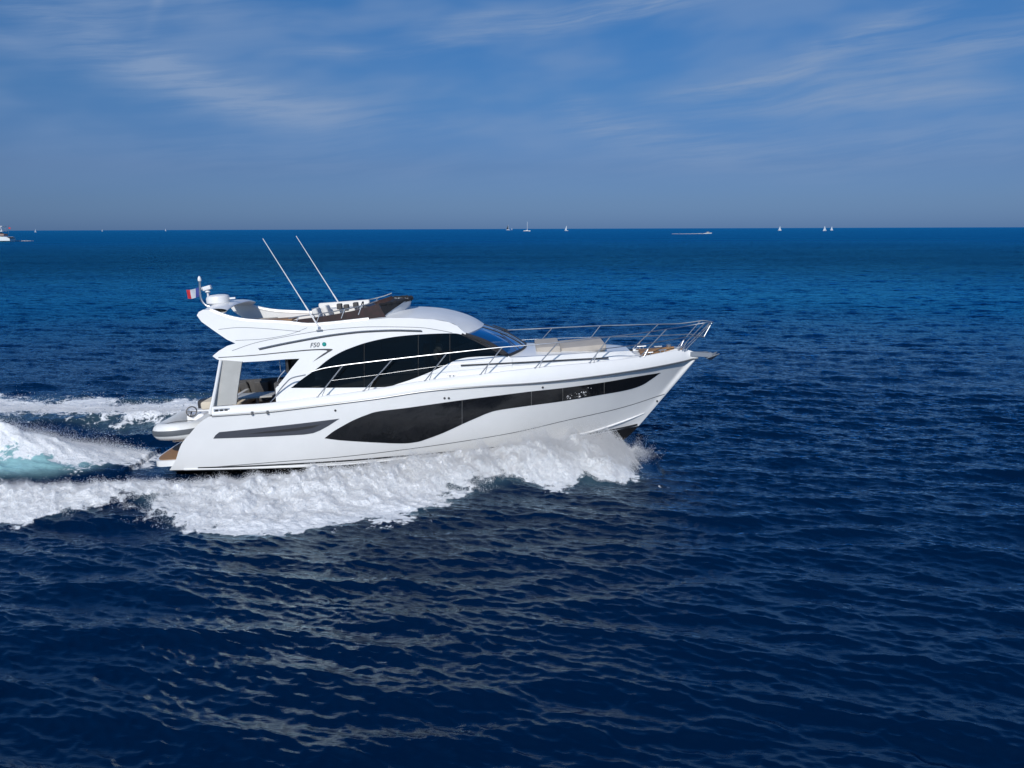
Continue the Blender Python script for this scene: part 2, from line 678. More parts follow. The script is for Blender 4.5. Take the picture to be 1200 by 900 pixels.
# boot stripes: two thin dark lines over the antifouling
for k, (dy, hgt) in enumerate(((0, 1.6), (3.6, 1.3))):
    base = [(232, 547.5), (300, 545.0), (400, 539.5), (456, 535), (530, 528.5), (590, 522.3), (640, 516), (693, 507.3), (722, 502), (747, 496.5)]
    tb = [(x, y + dy * min(1, (760 - x) / 60)) for x, y in base]
    bb = [(x, y + hgt) for x, y in tb]
    lens_band('boot_stripe', tb, bb, M['black_line'], .008, n=6)
# chine spray rail: a small step catching the light
mb = MB()
for sgn in (-1, 1):
    pts = []
    for i in range(40):
        x = 1.6 + (XC - .25 - 1.6) * i / 39
        pts.append((x, sgn * (HB(x, zc(x) + .02) + .015), zc(x) + .02))
    mb.tube(pts, [.024] * 38 + [.016, .008], 6)
mb.build('spray_rail', M['gelcoat'], boat)
# thin knuckle line
kn = [(250, 547), (330, 540.5), (400, 535), (500, 523), (600, 507), (665, 492), (730, 477), (779, 461.5)]
lens_band('knuckle_line', kn, [(x, y + .7) for x, y in kn], M['rub'], .004, n=5)
# rubbing strake
mb = MB()
for sgn in (-1, 1):
    pts = [(x, sgn * (bg_x(x) + .012), zr(x)) for x in xs_[:-1]]
    mb.tube(pts, .022, 8)
mb.build('rubbing_strake', M['rub'], boat)

# ---- hull windows
hw_top = [(381, 513), (390, 506), (400, 500), (414, 492.5), (430, 486), (444, 482), (480, 477.5), (540, 469), (580, 464), (623, 458.6), (660, 454.6), (708, 448), (745, 441.5), (773, 437)]
hw_bot = [(381, 513.6), (400, 516), (435, 518.2), (470, 519.6), (488, 518), (500, 514.5), (520, 507), (544, 496), (560, 489), (572, 484), (586, 480.3), (623, 475), (660, 470), (708, 462), (735, 457), (752, 451.5), (764, 444), (773, 437.6)]
cuts = [380.5, 541.5, 622.7, 659.5, 708, 774]


def between(line, a, c):
    xs = [p[0] for p in line]; ys = [p[1] for p in line]
    out = [(a, float(np.interp(a, xs, ys)))] + [p for p in line if a < p[0] < c] + [(c, float(np.interp(c, xs, ys)))]
    return out


tsm, bsm = spline(hw_top, 6), spline(hw_bot, 6)
for i in range(5):
    a, c = cuts[i] + (.10 if i else 0), cuts[i + 1] - (.10 if i < 4 else 0)
    poly = [on(px, py, HB) for px, py in between(tsm, a, c)] + [on(px, py, HB) for px, py in reversed(between(bsm, a, c))]
    mb = MB()
    for sgn in (-1, 1): shell(mb, poly, [], lambda x, z: HB(x, z) + .008, .02, .12, sgn)
    mb.build('hull_window', M['hull_glass'], boat)
# the recessed slot window aft
sl = [(250, 514), (252.5, 510), (257, 506.4), (300, 502), (350, 496.5), (398, 490.6), (385, 499), (375, 504.5), (367, 507.6), (356, 509.3), (320, 511.3), (280, 513)]
poly = [on(px, py, HB) for px, py in sl]
mb = MB()
for sgn in (-1, 1): shell(mb, poly, [], lambda x, z: HB(x, z) + .006, .02, .12, sgn)
slot = mb.build('side_recess', mat('recess_grey', (.06, .065, .08), .35), boat)
sl2 = [(290, 508.5), (320, 504.5), (350, 501), (377, 497), (366, 501.5), (345, 505), (320, 507)]
poly = [on(px, py, HB) for px, py in sl2]
mb = MB()
for sgn in (-1, 1): shell(mb, poly, [], lambda x, z: HB(x, z) + .012, .01, .12, sgn)
mb.build('vent_grille', M['plastic_dark'], slot)

# small fittings on the side
mb = MB()
for px, py in ((393, 481), (521, 466.6), (526, 466.6), (636, 454), (770, 470)):
    x, z = on(px, py, HB)
    for sgn in (-1, 1): mb.lathe((x, sgn * HB(x, z), z), [(.001, -.012 * 1), (.03, -.012), (.03, .012), (.001, .014)], 10, 'Y')
mb.build('through_hull_fitting', M['plastic_dark'], boat)
mb = MB()
x, z = on(260, 480.5, lambda x, z: bgw(x) + .05)
for sgn in (-1, 1):
    yy = sgn * (bgw(x) + .06)
    mb.box((x, yy, z), (.42, .03, .085), bev=.012)
mb.build('mooring_fairlead', M['steel'], boat)
mb = MB()
for sgn in (-1, 1):
    yy = sgn * (bgw(x) + .075)
    for dx in (-.13, 0.0, .12): mb.box((x + dx, yy, z), (.08, .02, .05))
mb.build('mooring_fairlead_gap', M['plastic_dark'], boat)
for px, py in ((296, 484), (314, 483)):
    mb = MB()
    x, z = on(px, py, lambda x, z: bg_x(x))
    for sgn in (-1, 1): mb.box((x, sgn * (bg_x(x) + .04), z), (.06, .03, .1), bev=.01)
    mb.build('boarding_gate_latch', M['rub'], boat)
for px, py in ((529.5, 441.5), (760, 414.5)):
    x, z = on(px, py, lambda x, z: bgw(x) - .02)
    z = zg(x)
    for sgn in (-1, 1):
        mb = MB()
        yy = sgn * (bgw(x) - .04)
        mb.tube([(x - .13, yy, z + .08), (x + .13, yy, z + .08)], [.018, .018], 8)
        mb.tube([(x - .05, yy, z), (x - .05, yy, z + .08)], .014, 6)
        mb.tube([(x + .05, yy, z), (x + .05, yy, z + .08)], .014, 6)
        mb.build('cleat', M['steel'], boat)

# ---- swim platform
ptop = at(182, 541, -1.7)[2] + .02
xp0 = at(176.5, 547, -1.75)[0]
xp1 = af_x(ptop) + .1
mb = MB()
outl = []
for k in range(25):
    th = math.pi / 2 + math.pi * k / 24
    cx = xp0 + .55
    outl.append((cx + .55 * math.copysign(abs(math.cos(th)) ** .45, math.cos(th)), 1.78 * math.copysign(abs(math.sin(th)) ** .45, math.sin(th))))
outl = [(xp1, 1.80)] + outl + [(xp1, -1.80)]
n = len(outl)
vs = [(x, y, ptop) for x, y in outl] + [(x, y, ptop - .16) for x, y in outl]
mb.add(vs, [tuple(range(n)), tuple(reversed(range(n, 2 * n)))] + [(i, n + i, n + (i + 1) % n, (i + 1) % n) for i in range(n)])
plat = mb.build('swim_platform', M['gelcoat'], boat, sharp=30)
mb = MB()
n = len(outl)
cxm = xp1
vs = [(cxm + (x - cxm) * .93, y * .95, ptop + .004) for x, y in outl] + [(cxm + (x - cxm) * .93, y * .95, ptop + .016) for x, y in outl]
mb.add(vs, [tuple(reversed(range(n))), tuple(range(n, 2 * n))] + [(i, (i + 1) % n, n + (i + 1) % n, n + i) for i in range(n)])
mb.build('teak_planking', M['teak'], plat)
# transom steps on both sides
mb = MB()
for sgn in (-1, 1):
    for k in range(4):
        mb.box((xp1 + .12 + k * .22, sgn * 1.42, ptop + .10 + k * .22), (.40, .5, .2), bev=.02)
mb.build('transom_step', M['teak'], boat)

# ---- decks
XB = at(325, 465, -1.9)[0]          # cockpit bulkhead
mb = MB()
rows = []
for x in [XB + (XL - .05 - XB) * (1 - (1 - i / 60) ** 1.2) for i in range(61)]:
    hb = max(.01, bgw(x) - .08)
    rows.append([(x, hb * t, zg(x) - .07 + .10 * (1 - t * t)) for t in np.linspace(-1, 1, 17)])
mb.grid(rows)
deck = mb.build('deck', M['gelcoat_deck'], boat)
# cockpit sole, inner sides, transom seat
xc0 = rub[0][0] - .02
zfl = zg(xc0) - .78
mb = MB()
mb.box(((xc0 + XB) / 2, 0, zfl), (XB - xc0 + .3, 3.6, .05))
mb.build('cockpit_sole', M['teak'], boat)
mb = MB()
for sgn in (-1, 1):
    mb.box(((xc0 + XB) / 2, sgn * 1.83, (zfl + zg(1.5)) / 2 - .03), (XB - xc0 + .1, .10, zg(1.5) - zfl - .04), bev=.02)
mb.box((xc0 + .06, 0, (zfl + zg(xc0)) / 2 - .03), (.12, 3.65, zg(xc0) - zfl - .02), bev=.03)
mb.build('cockpit_coaming', M['gelcoat'], boat)

# ------------------------------------------------------------------ deckhouse and flybridge moulding
ZD = lambda x: zg(x) - .05


def HSd(x, z):
    h = z - zg(min(max(x, 0), 12))
    return 1.80 - .13 * max(-.1, h) - .05 * max(0, x - 8.0) ** 1.3


pts_o = [(230.6, 369.5), (233, 365.5), (238, 363), (246, 363), (259, 369), (272, 373), (290, 376), (310, 377.2), (336, 378.5), (360, 381), (385, 379.6), (410, 377), (432, 374.5), (456, 372.5), (480, 372.6), (508, 374.2), (526, 377.5), (536, 382), (543, 388.5),
         (546, 390.5), (560, 398), (575, 406), (594, 416), (600, 420), (600, 433), (560, 441), (500, 455), (430, 466), (372, 472), (326, 479), (323.5, 470), (323, 455), (333, 443), (342, 431), (351, 420.3), (334, 421), (310, 423), (283, 424.5), (262, 423.5), (254, 421), (249, 417.3), (256, 411.5), (266, 405.5), (276, 402.5), (266, 398), (250, 387), (236, 377)]
win_t = [(341, 454.4), (355, 443.5), (370, 433), (385, 421), (400, 412.3), (412, 407.3), (426, 402.4), (442, 398.3), (460, 395), (475, 393.2), (490, 392), (510, 391), (532, 390.6), (541, 392)]
win_b = [(341, 454.7), (380, 454.6), (440, 454), (456, 453), (466, 450), (480, 445.5), (492, 441), (510, 433.5), (528, 425), (537, 421.3), (548, 419), (565, 417.8), (592, 417)]
win_px = spline(win_t, 5) + [(557, 398.6), (576, 408.4)] + list(reversed(spline(win_b, 5)))
outline = [on(px, py, HSd) for px, py in pts_o]
hole = [on(px, py, HSd) for px, py in win_px]
mb = MB()
for sgn in (-1, 1):
    shell(mb, outline, [hole], HSd, .09, .10, sgn)
sup = mb.build('deckhouse', M['gelcoat'], boat, sharp=40)

# saloon windows: panes with dark mullions
pane_cuts = [341, 426.5, 490, 527, 592]
tw = spline(win_t, 6) + [(557, 398.8), (576, 408.6), (592, 416.8)]
bw = spline(win_b, 6)
for i in range(4):
    a, c = pane_cuts[i], pane_cuts[i + 1]
    poly = [on(px, py, HSd) for px, py in between(tw, a + .3, c - .3)] + [on(px, py, HSd) for px, py in reversed(between(bw, a + .3, c - .3))]
    for sgn in (-1, 1):
        mb = MB()
        shell(mb, poly, [], lambda x, z: HSd(x, z) - .012, .012, .15, sgn)
        mb.build('saloon_window', M['glass_tint'], boat)
mb = MB()
for c in pane_cuts[1:-1]:
    for sgn in (-1, 1):
        a_ = on(c, float(np.interp(c, [p[0] for p in tw], [p[1] for p in tw])), HSd)
        b_ = on(c, float(np.interp(c, [p[0] for p in bw], [p[1] for p in bw])), HSd)
        mb.tube([(a_[0], sgn * (HSd(*a_) - .045), a_[1]), (b_[0], sgn * (HSd(*b_) - .045), b_[1])], .014, 4)
mb.build('window_mullion', M['plastic_dark'], boat)

# roof (hardtop) lofted from shoulder to shoulder
edge = [(420, 376), (440, 373.6), (456, 372.5), (480, 372.6), (508, 374.2), (526, 377.5), (536, 382), (543, 388.5), (546, 391.5)]
cent = [(420, 366), (440, 364), (460, 362), (480, 361), (504, 362), (522, 364.4), (545, 369.8), (558, 375), (567, 380.5)]
E = spline([(*on(px, py, HSd), 0) for px, py in edge], 6)
C = spline([at(px, py, 0) for px, py in cent], 6)
rows, rows2 = [], []
for e, c in zip(E, C):
    wd_ = HSd(e[0], e[1])
    r1, r2 = [], []
    for t in np.linspace(-1, 1, 25):
        k = 1 - abs(t) ** 2.6
        r1.append((e[0] + (c[0] - e[0]) * (1 - abs(t) ** 2.2), wd_ * t, e[1] + (c[2] - e[1]) * k))
        r2.append((e[0] + (c[0] - e[0]) * (1 - abs(t) ** 2.2) - .01, (wd_ - .03) * t, e[1] + (c[2] - e[1]) * k - .07))
    rows.append(r1); rows2.append(r2)
mb = MB()
mb.grid(rows); mb.grid(rows2, flip=True)
mb.grid([rows[-1], rows2[-1]])
roof = mb.build('roof', M['roof_grey'], boat, sharp=50)

# windscreen: loft between roof front edge and base
top_e = [(p[0] - .02, p[1], p[2] - .02) for p in rows[-1]]
nb0 = on(594, 416.5, HSd)
cb = at(616, 404, 0)
rowsw = []
for s_ in np.linspace(0, 1, 9):
    r1 = []
    for k, t in enumerate(np.linspace(-1, 1, 25)):
        wb = HSd(*nb0) - .02
        base_p = (nb0[0] + (cb[0] - nb0[0]) * (1 - abs(t) ** 2.2), wb * t, nb0[1] + (cb[2] - nb0[1]) * (1 - abs(t) ** 2.6))
        tp = top_e[k]
        bulge = .05 * math.sin(math.pi * s_)
        r1.append(tuple(tp[i] + (base_p[i] - tp[i]) * s_ + (bulge if i != 1 else 0) for i in range(3)))
    rowsw.append(r1)
mb = MB().grid(rowsw)
ws = mb.build('windscreen', M['glass_clear'], boat)
mb = MB()
for k in (0, 24):
    mb.tube([(r_[k][0] + .01, r_[k][1] * 1.018, r_[k][2] + .01) for r_ in rowsw], .055, 6)
for sgn in (-1, 1):
    q = [on(px, py, HSd) for px, py in ((541, 391.5), (557, 398.6), (576, 408.4), (595, 417.3))]
    mb.tube([(x, sgn * (HSd(x, z) - .005), z) for x, z in q], .034, 6)
for k in (9, 15):
    mb.tube([r_[k] for r_ in rowsw], .018, 6)
mb.build('windscreen_pillar', M['plastic_dark'], boat)
mb = MB()
mb.tube([(p[0], p[1], p[2] - .01) for p in rowsw[-1]], .035, 6)
mb.build('windscreen_gasket', M['plastic_dark'], boat)
for k0, k1 in ((4, 7), (11, 14), (20, 17)):
    mb = MB()
    p, q = rowsw[8][k0], rowsw[3][k1]
    mb.tube([(p[0] + .03, p[1], p[2] + .05), (q[0] + .02, q[1], q[2] + .05)], .012, 5)
    mb.tube([(q[0] - .16, q[1] - .05, q[2] + .13), (q[0] + .25, q[1] + .07, q[2] - .06)], .012, 5)
    mb.build('windscreen_wiper', M['plastic_dark'], boat)

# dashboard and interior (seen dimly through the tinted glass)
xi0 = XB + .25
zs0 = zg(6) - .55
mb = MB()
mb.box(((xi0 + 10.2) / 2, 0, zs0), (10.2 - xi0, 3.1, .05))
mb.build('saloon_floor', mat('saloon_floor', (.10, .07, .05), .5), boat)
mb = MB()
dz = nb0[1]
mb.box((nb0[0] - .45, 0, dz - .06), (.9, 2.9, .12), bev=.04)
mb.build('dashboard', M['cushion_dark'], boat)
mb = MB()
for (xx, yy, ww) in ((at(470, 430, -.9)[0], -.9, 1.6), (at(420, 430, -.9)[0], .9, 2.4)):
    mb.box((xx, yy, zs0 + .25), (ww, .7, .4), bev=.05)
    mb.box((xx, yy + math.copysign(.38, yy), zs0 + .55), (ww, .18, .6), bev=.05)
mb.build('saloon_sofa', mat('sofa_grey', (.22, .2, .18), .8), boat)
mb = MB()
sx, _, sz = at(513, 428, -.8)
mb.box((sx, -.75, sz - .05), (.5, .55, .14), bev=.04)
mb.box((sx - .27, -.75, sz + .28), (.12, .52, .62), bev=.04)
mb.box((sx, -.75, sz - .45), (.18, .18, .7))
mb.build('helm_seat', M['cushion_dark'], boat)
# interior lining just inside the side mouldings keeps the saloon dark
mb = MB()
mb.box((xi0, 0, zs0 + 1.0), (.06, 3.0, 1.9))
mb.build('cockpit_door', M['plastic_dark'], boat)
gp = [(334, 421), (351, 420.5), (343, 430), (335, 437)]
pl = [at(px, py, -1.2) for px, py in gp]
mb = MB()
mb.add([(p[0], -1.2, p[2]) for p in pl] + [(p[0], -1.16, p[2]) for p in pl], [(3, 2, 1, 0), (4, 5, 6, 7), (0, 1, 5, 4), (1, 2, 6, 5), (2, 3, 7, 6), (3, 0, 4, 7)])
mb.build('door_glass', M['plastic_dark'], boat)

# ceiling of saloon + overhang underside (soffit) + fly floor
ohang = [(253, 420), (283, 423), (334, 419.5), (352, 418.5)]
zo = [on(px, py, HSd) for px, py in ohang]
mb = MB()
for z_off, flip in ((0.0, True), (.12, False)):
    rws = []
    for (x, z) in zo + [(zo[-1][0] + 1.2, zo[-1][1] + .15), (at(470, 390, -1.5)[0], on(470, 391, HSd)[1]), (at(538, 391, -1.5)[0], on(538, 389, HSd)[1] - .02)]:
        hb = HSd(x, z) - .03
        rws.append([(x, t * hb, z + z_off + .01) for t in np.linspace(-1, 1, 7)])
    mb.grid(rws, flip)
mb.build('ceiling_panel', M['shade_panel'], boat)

# flybridge floor
fx0 = at(240, 372, -1.5)[0]
fa = on(266, 397, HSd)
fb = on(430, 390, HSd)
zf0 = fa[1] + .02
zf1 = zf0 + .03
mb = MB()
mb.box(((fa[0] + fb[0]) / 2, 0, zf0), (fb[0] - fa[0], 3.1, .06))
fly_floor = mb.build('flybridge_floor', M['teak'], boat)
# aft cross beam between the wings, carrying radar
cx, _, cz = at(249, 364, -1.2)
rws = []
wing_x, wing_z = on(243, 366, HSd)
for t in np.linspace(-1, 1, 21):
    y = t * 1.40
    lift = .10 * (1 - abs(t) ** 3)
    ring = []
    for k in range(16):
        th = 2 * math.pi * k / 16
        ring.append((wing_x + .16 + .34 * math.cos(th), y, wing_z + .0 + lift + .075 * math.sin(th)))
    rws.append(ring + [ring[0]])
mb = MB().grid(rws)
beam = mb.build('radar_arch', M['gelcoat'], boat)
# inner faces of fly coamings: thin rounded cap rails along the coaming tops
cap_px = [(246, 363.6), (259, 369), (272, 373), (290, 376), (310, 377.2), (336, 378.5), (360, 381), (385, 379.6), (410, 377), (432, 374.5)]
mb = MB()
for sgn in (-1, 1):
    q = spline([(*on(px, py, HSd),) for px, py in cap_px], 4)
    mb.tube([(x, sgn * (HSd(x, z) - .05), z) for x, z in q], .055, 8)
mb.build('coaming_cap', M['gelcoat'], boat)

# grab-rail recess: two dark lines along the upper side, an upper contour line, and the boomerang line
def pxband(name, pts, w_, m, off=.006, n=5):
    return lens_band(name, [(x, y - w_ / 2) for x, y in pts], [(x, y + w_ / 2) for x, y in pts], m, off, HSd, True, n)


hr = [(303, 408.3), (330, 402.5), (360, 396.8), (385, 392.5), (410, 389.3), (428, 387.7), (460, 386.4), (494, 387)]
mb = MB()
for sgn in (-1, 1):
    q = spline([on(px, py, HSd) for px, py in hr], 5)
    mb.tube([(x, sgn * (HSd(x, z) + .03), z) for x, z in q], .014, 6)
mb.build('side_grab_rail', M['steel'], boat)
pxband('side_groove', [(x + 1, y + 1.6) for x, y in hr], 1.2, M['black_line'])
pxband('contour_line', [(272, 411), (300, 401.5), (340, 393.5), (380, 387), (410, 384.2), (438, 382.9), (490, 383.7), (515, 387), (530, 390)], .55, M['rub'], .004)
pxband('contour_line', [(256, 386), (280, 383.8), (310, 385), (352, 388.5)], .5, M['rub'], .004)
pxband('contour_line', [(276, 399), (310, 397), (340, 391.5), (360, 384)], .45, M['rub'], .004)
bm_t = [(256, 418.6), (296, 416), (336, 412.0), (366, 409.3), (389, 409), (384, 413.5), (375, 419), (366, 424.2)]
bm_b = [(256, 419.4), (296, 416.9), (336, 413.1), (366, 410.6), (383, 410.8), (378, 415), (372, 419.5), (366, 424.4)]
lens_band('accent_line', bm_t, bm_b, M['black_line'], .006, HSd)
# coach-side line of the side deck forward
fd = [(540, 428.2), (570, 426.8), (600, 425.3), (640, 423.2), (680, 421), (713, 419.4)]

# model designation and round badge on the wing
def text_obj(body, px, py, h, parent):
    cu = bpy.data.curves.new('lettering', 'FONT')
    cu.body = body
    cu.size = h
    cu.extrude = .004
    cu.shear = .3
    cu.align_x = 'CENTER'; cu.align_y = 'CENTER'
    tmp = bpy.data.objects.new('tmp', cu)
    COL.objects.link(tmp)
    dg = bpy.context.evaluated_depsgraph_get()
    me = bpy.data.meshes.new_from_object(tmp.evaluated_get(dg))
    bpy.data.objects.remove(tmp)
    x, z = on(px, py, HSd)
    o = bpy.data.objects.new('lettering', me)
    COL.objects.link(o)
    me.materials.clear(); me.materials.append(M['rub'])
    o.parent = parent
    o.location = (x, -HSd(x, z) - .014, z)
    o.rotation_euler = (math.pi / 2 - .13, 0, 0)
    return o


text_obj('F50', 368.5, 404.4, .17, boat)
x, z = on(380, 403.3, HSd)
mb = MB()
mb.lathe((x, -HSd(x, z) - .012, z), [(.001, -.006), (.055, -.006), (.055, .006), (.001, .006)], 18, 'Y')
badge = mb.build('badge', M['green'], boat)
mb = MB()
mb.lathe((x, -HSd(x, z) - .022, z), [(.001, -.003), (.028, -.003), (.028, .003), (.001, .003)], 14, 'Y')
mb.build('badge_centre', mat('badge_centre', (.02, .35, .32), .4), badge)

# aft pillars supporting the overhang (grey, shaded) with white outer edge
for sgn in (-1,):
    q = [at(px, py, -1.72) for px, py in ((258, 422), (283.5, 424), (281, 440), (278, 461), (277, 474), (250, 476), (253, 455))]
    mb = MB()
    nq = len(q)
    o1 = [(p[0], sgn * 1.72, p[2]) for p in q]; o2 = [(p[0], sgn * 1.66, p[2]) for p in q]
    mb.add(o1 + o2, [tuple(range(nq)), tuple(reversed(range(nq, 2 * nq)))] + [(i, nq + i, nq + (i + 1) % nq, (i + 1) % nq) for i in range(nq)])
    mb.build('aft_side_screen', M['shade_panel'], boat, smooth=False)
    a, c = at(258.5, 422.5, -1.75), at(246, 485, -1.85)
    mb = MB()
    mb.tube([(a[0], sgn * 1.74, a[2]), ((a[0] + c[0]) / 2 + .01, sgn * 1.78, (a[2] + c[2]) / 2), (c[0] + .02, sgn * 1.86, c[2])], [.045, .045, .06], 8)
    mb.build('aft_pillar', M['gelcoat'], boat)

# cockpit furniture
def pad(mb_, c, d, bev=.05): mb_.box(c, d, bev=bev)


zt = zg(1.5)
mb = MB()
x0, _, _ = at(290, 470, -1.4)
x1 = at(322, 470, -1.4)[0]
pad(mb, (at(300, 465, 1.3)[0], 1.40, zt - .12), (1.9, .25, .62))
pad(mb, (at(300, 465, 1.3)[0], 1.15, zt - .34), (1.9, .6, .16))
sofa = mb.build('cockpit_sofa', M['cushion_dark'], boat)
for dx, ry in ((-.8, .25), (-.35, -.2), (.25, .1)):
    mb = MB()
    mb.box((at(300, 465, 1.3)[0] + dx, 1.18, zt - .02), (.42, .14, .36), Matrix.Rotation(ry, 3, 'Y') @ Matrix.Rotation(.25, 3, 'X'), .05)
    mb.build('throw_cushion', M['cushion_dark'], sofa)
mb = MB()
pad(mb, (at(262, 470, 0)[0], 0, zt - .04), (.34, 2.9, .22), .08)
pad(mb, (at(266, 470, 0)[0] + .25, 0, zt - .28), (.6, 2.7, .16), .05)
mb.build('transom_sofa', M['cream'], boat)
mb = MB()
tx = at(302, 470, -.3)[0]
mb.box((tx, -.3, zt - .03), (1.05, .8, .05), bev=.02)
mb.tube([(tx, -.3, zt - .75), (tx, -.3, zt - .06)], .05, 8)
mb.build('cockpit_table', M['shade_panel'], boat)
mb = MB()
bx_ = at(324.5, 470, -1.7)[0]
mb.box((bx_ + .05, -1.45, zt + .12), (.14, .6, .75), bev=.03)
mb.build('wet_bar', M['cushion_dark'], boat)
# curved grab rail beside the side door + thin halyard
mb = MB()
g = [at(px, py, -1.6) for px, py in ((318, 471), (324, 464.5), (330, 456), (338, 447), (346, 440.5), (362, 436.5))]
mb.tube(spline([(p[0], -1.72 - .06 * i, p[2]) for i, p in enumerate(g)], 5), .018, 7)
g = [at(px, py, -1.6) for px, py in ((325, 470), (325, 449), (328, 441), (334, 434))]
mb.tube(spline([(p[0], -1.6, p[2]) for p in g], 5), .014, 6)
mb.tube([at(327.5, 421, -1.4), at(329, 436, -1.4)], .01, 5)
mb.build('boarding_rail', M['steel'], boat)

# ------------------------------------------------------------------ flybridge fittings
# smoked burgundy wrap-round windscreen with dark folded canvas on its front
scr_t = [(338, 376.5), (352, 374), (380, 370.3), (412, 364.5), (432, 359.5), (443, 355.5)]
scr_b = [(338, 378.3), (352, 380), (385, 378.8), (412, 376), (432, 373.6), (452, 371)]
ysc = lambda x, z: HSd(x, z) - .07
mb = MB()
poly = [on(px, py, ysc) for px, py in spline(scr_t, 4)] + [on(px, py, ysc) for px, py in reversed(spline(scr_b, 4))]
for sgn in (-1, 1): shell(mb, poly, [], ysc, .02, .12, sgn)
fws = mb.build('flybridge_windscreen', M['burgundy'], boat)
mb = MB()
for sgn in (-1, 1):
    q = [on(px, py - 3.4, ysc) for px, py in spline(scr_t, 4)]
    mb.tube([(x, sgn * (ysc(x, z) - .02), z) for x, z in q], .016, 6)
    for px, pt in ((350, 371), (375, 367.5), (404, 362.6), (424, 358.5)):
        a, c = on(px - 4, pt + 10.5, ysc), on(px, pt, ysc)
        mb.tube([(a[0], sgn * ysc(*a), a[1]), (c[0], sgn * ysc(*c), c[1])], .013, 6)
mb.build('windscreen_rail', M['steel'], fws)
# front fairing: light grey, U-shaped in plan, with dark canvas lashed over its rim
b0, b1 = at(449, 372, -1.40), at(479, 364.5, 0)
t0, t1 = at(446, 358, -1.40), at(482.5, 350.5, 0)


def fair(t, s_, off=0.0):
    k = 1 - abs(t) ** 2.1
    y = t * 1.40
    p = [(b0[i] + (b1[i] - b0[i]) * k) * (1 - s_) + (t0[i] + (t1[i] - t0[i]) * k) * s_ for i in (0, 2)]
    return (p[0] + off * (1 - abs(t)), y + off * math.copysign(1, t) * abs(t), p[1] - (.05 if s_ == 0 else 0))


TT = np.linspace(-1, 1, 33)
mb = MB().grid([[fair(t, s_) for s_ in np.linspace(0, 1, 6)] for t in TT], flip=True).grid([[fair(t, s_, -.04) for s_ in np.linspace(0, 1, 6)] for t in TT])
mb.build('flybridge_fairing', M['roof_grey'], boat)
rnd = random.Random(3)
rim = [fair(t, 1.0) for t in np.linspace(-1, 1, 60)]
mb = MB()
mb.tube([(p[0] + rnd.uniform(-.012, .012), p[1], p[2] + .02 + rnd.uniform(-.012, .012)) for p in rim], [.034 + rnd.uniform(-.010, .016) for _ in rim], 8)
for sg in (-1, 1):
    rows = []
    for t in np.linspace(1, .42, 14):
        lo = min(1, max(0.02, (1 - t) / .52)) ** .8
        rows.append([fair(sg * t, lo + (1 - lo) * q, .025 + rnd.uniform(-.008, .012)) for q in np.linspace(0, 1, 6)])
    mb.grid(rows, flip=sg > 0)
cov = []
for t in np.linspace(1, .02, 16):
    a_, c_ = fair(-t, 1.0), fair(t, 1.0)
    cov.append([(a_[0] + (c_[0] - a_[0]) * q, a_[1] + (c_[1] - a_[1]) * q, a_[2] - .012 + rnd.uniform(-.012, .012)) for q in np.linspace(0, 1, 9)])
mb.grid(cov).grid([[(x, y, z - .02) for x, y, z in r_] for r_ in cov], flip=True)
mb.build('rolled_canvas_cover', M['canvas'], boat)


def seat_at(px, py, y, m, name='flybridge_seat', hgt=.58, w_=.52):
    x, _, z = at(px, py, y)
    mb_ = MB()
    rot = Matrix.Rotation(-.28, 3, 'Y')
    mb_.box((x, y, z - hgt / 2), (.16, w_, hgt), rot, .06)
    mb_.box((x + .28, y, z - hgt + .02), (.52, w_, .15), None, .05)
    mb_.box((x + .2, y, z - hgt - .2), (.2, .2, .35))
    return mb_.build(name, m, boat)


seat_at(373, 360.5, -.75, M['cushion_white'])
seat_at(384, 357.5, .05, M['cushion_white'])
mb = MB()
x, _, z = at(405, 361, .9)
mb.box((x - .1, .9, z - .12), (1.5, .9, .3), bev=.07)
mb.box((x - .1, 1.32, z + .0), (1.5, .16, .34), bev=.06)
mb.build('flybridge_sofa', M['cushion_white'], boat)
mb = MB()
x, _, z = at(436, 362, -.5)
mb.box((x, -.5, z - .2), (.5, 1.0, .6), Matrix.Rotation(.3, 3, 'Y'), .06)
cons = mb.build('helm_console', M['plastic_dark'], boat)
mb = MB()
x, _, z = at(424, 361, -.5)
ring = [(x + .06 * math.sin(a) * .8, -.5 + .19 * math.cos(a), z + .17 * math.sin(a)) for a in np.linspace(0, 2 * math.pi, 20, endpoint=False)]
mb.tube(ring, .016, 6, closed=True)
mb.tube([(x, -.69, z), (x, -.31, z)], .012, 5)
mb.tube([(x, -.5, z), (x + .18, -.5, z - .04)], .02, 6)
mb.build('steering_wheel', M['plastic_dark'], cons)
# far-side details along the coaming: small dark pods and a control panel
mb = MB()
for px, py, y in ((398, 359, .3), (406, 360, .5), (417, 357.5, .4)):
    x, _, z = at(px, py, y)
    mb.box((x, y, z), (.14, .2, .16), bev=.03)
mb.build('cushion_roll', M['cushion_dark'], boat)
# table (teak) and aft sunbed
mb = MB()
x, _, z = at(320, 374, .1)
mb.box((x, .1, z - .03), (1.25, .75, .05), Matrix.Rotation(0, 3, 'Y'), .02)
mb.tube([(x, .1, z - .6), (x, .1, z - .05)], .05, 8)
mb.build('flybridge_table', M['teak'], boat)
mb = MB()
x, _, z = at(300, 373, .9)
mb.box((x - .1, 1.05, z - .16), (1.3, .55, .25), bev=.06)
mb.build('sun_pad', M['cushion'], boat)
mb = MB()
x, _, z = at(345, 377, -1.0)
mb.box((x + .1, -1.05, z - .1), (.9, .5, .22), bev=.06)
mb.build('flybridge_bench', M['shade_panel'], boat)

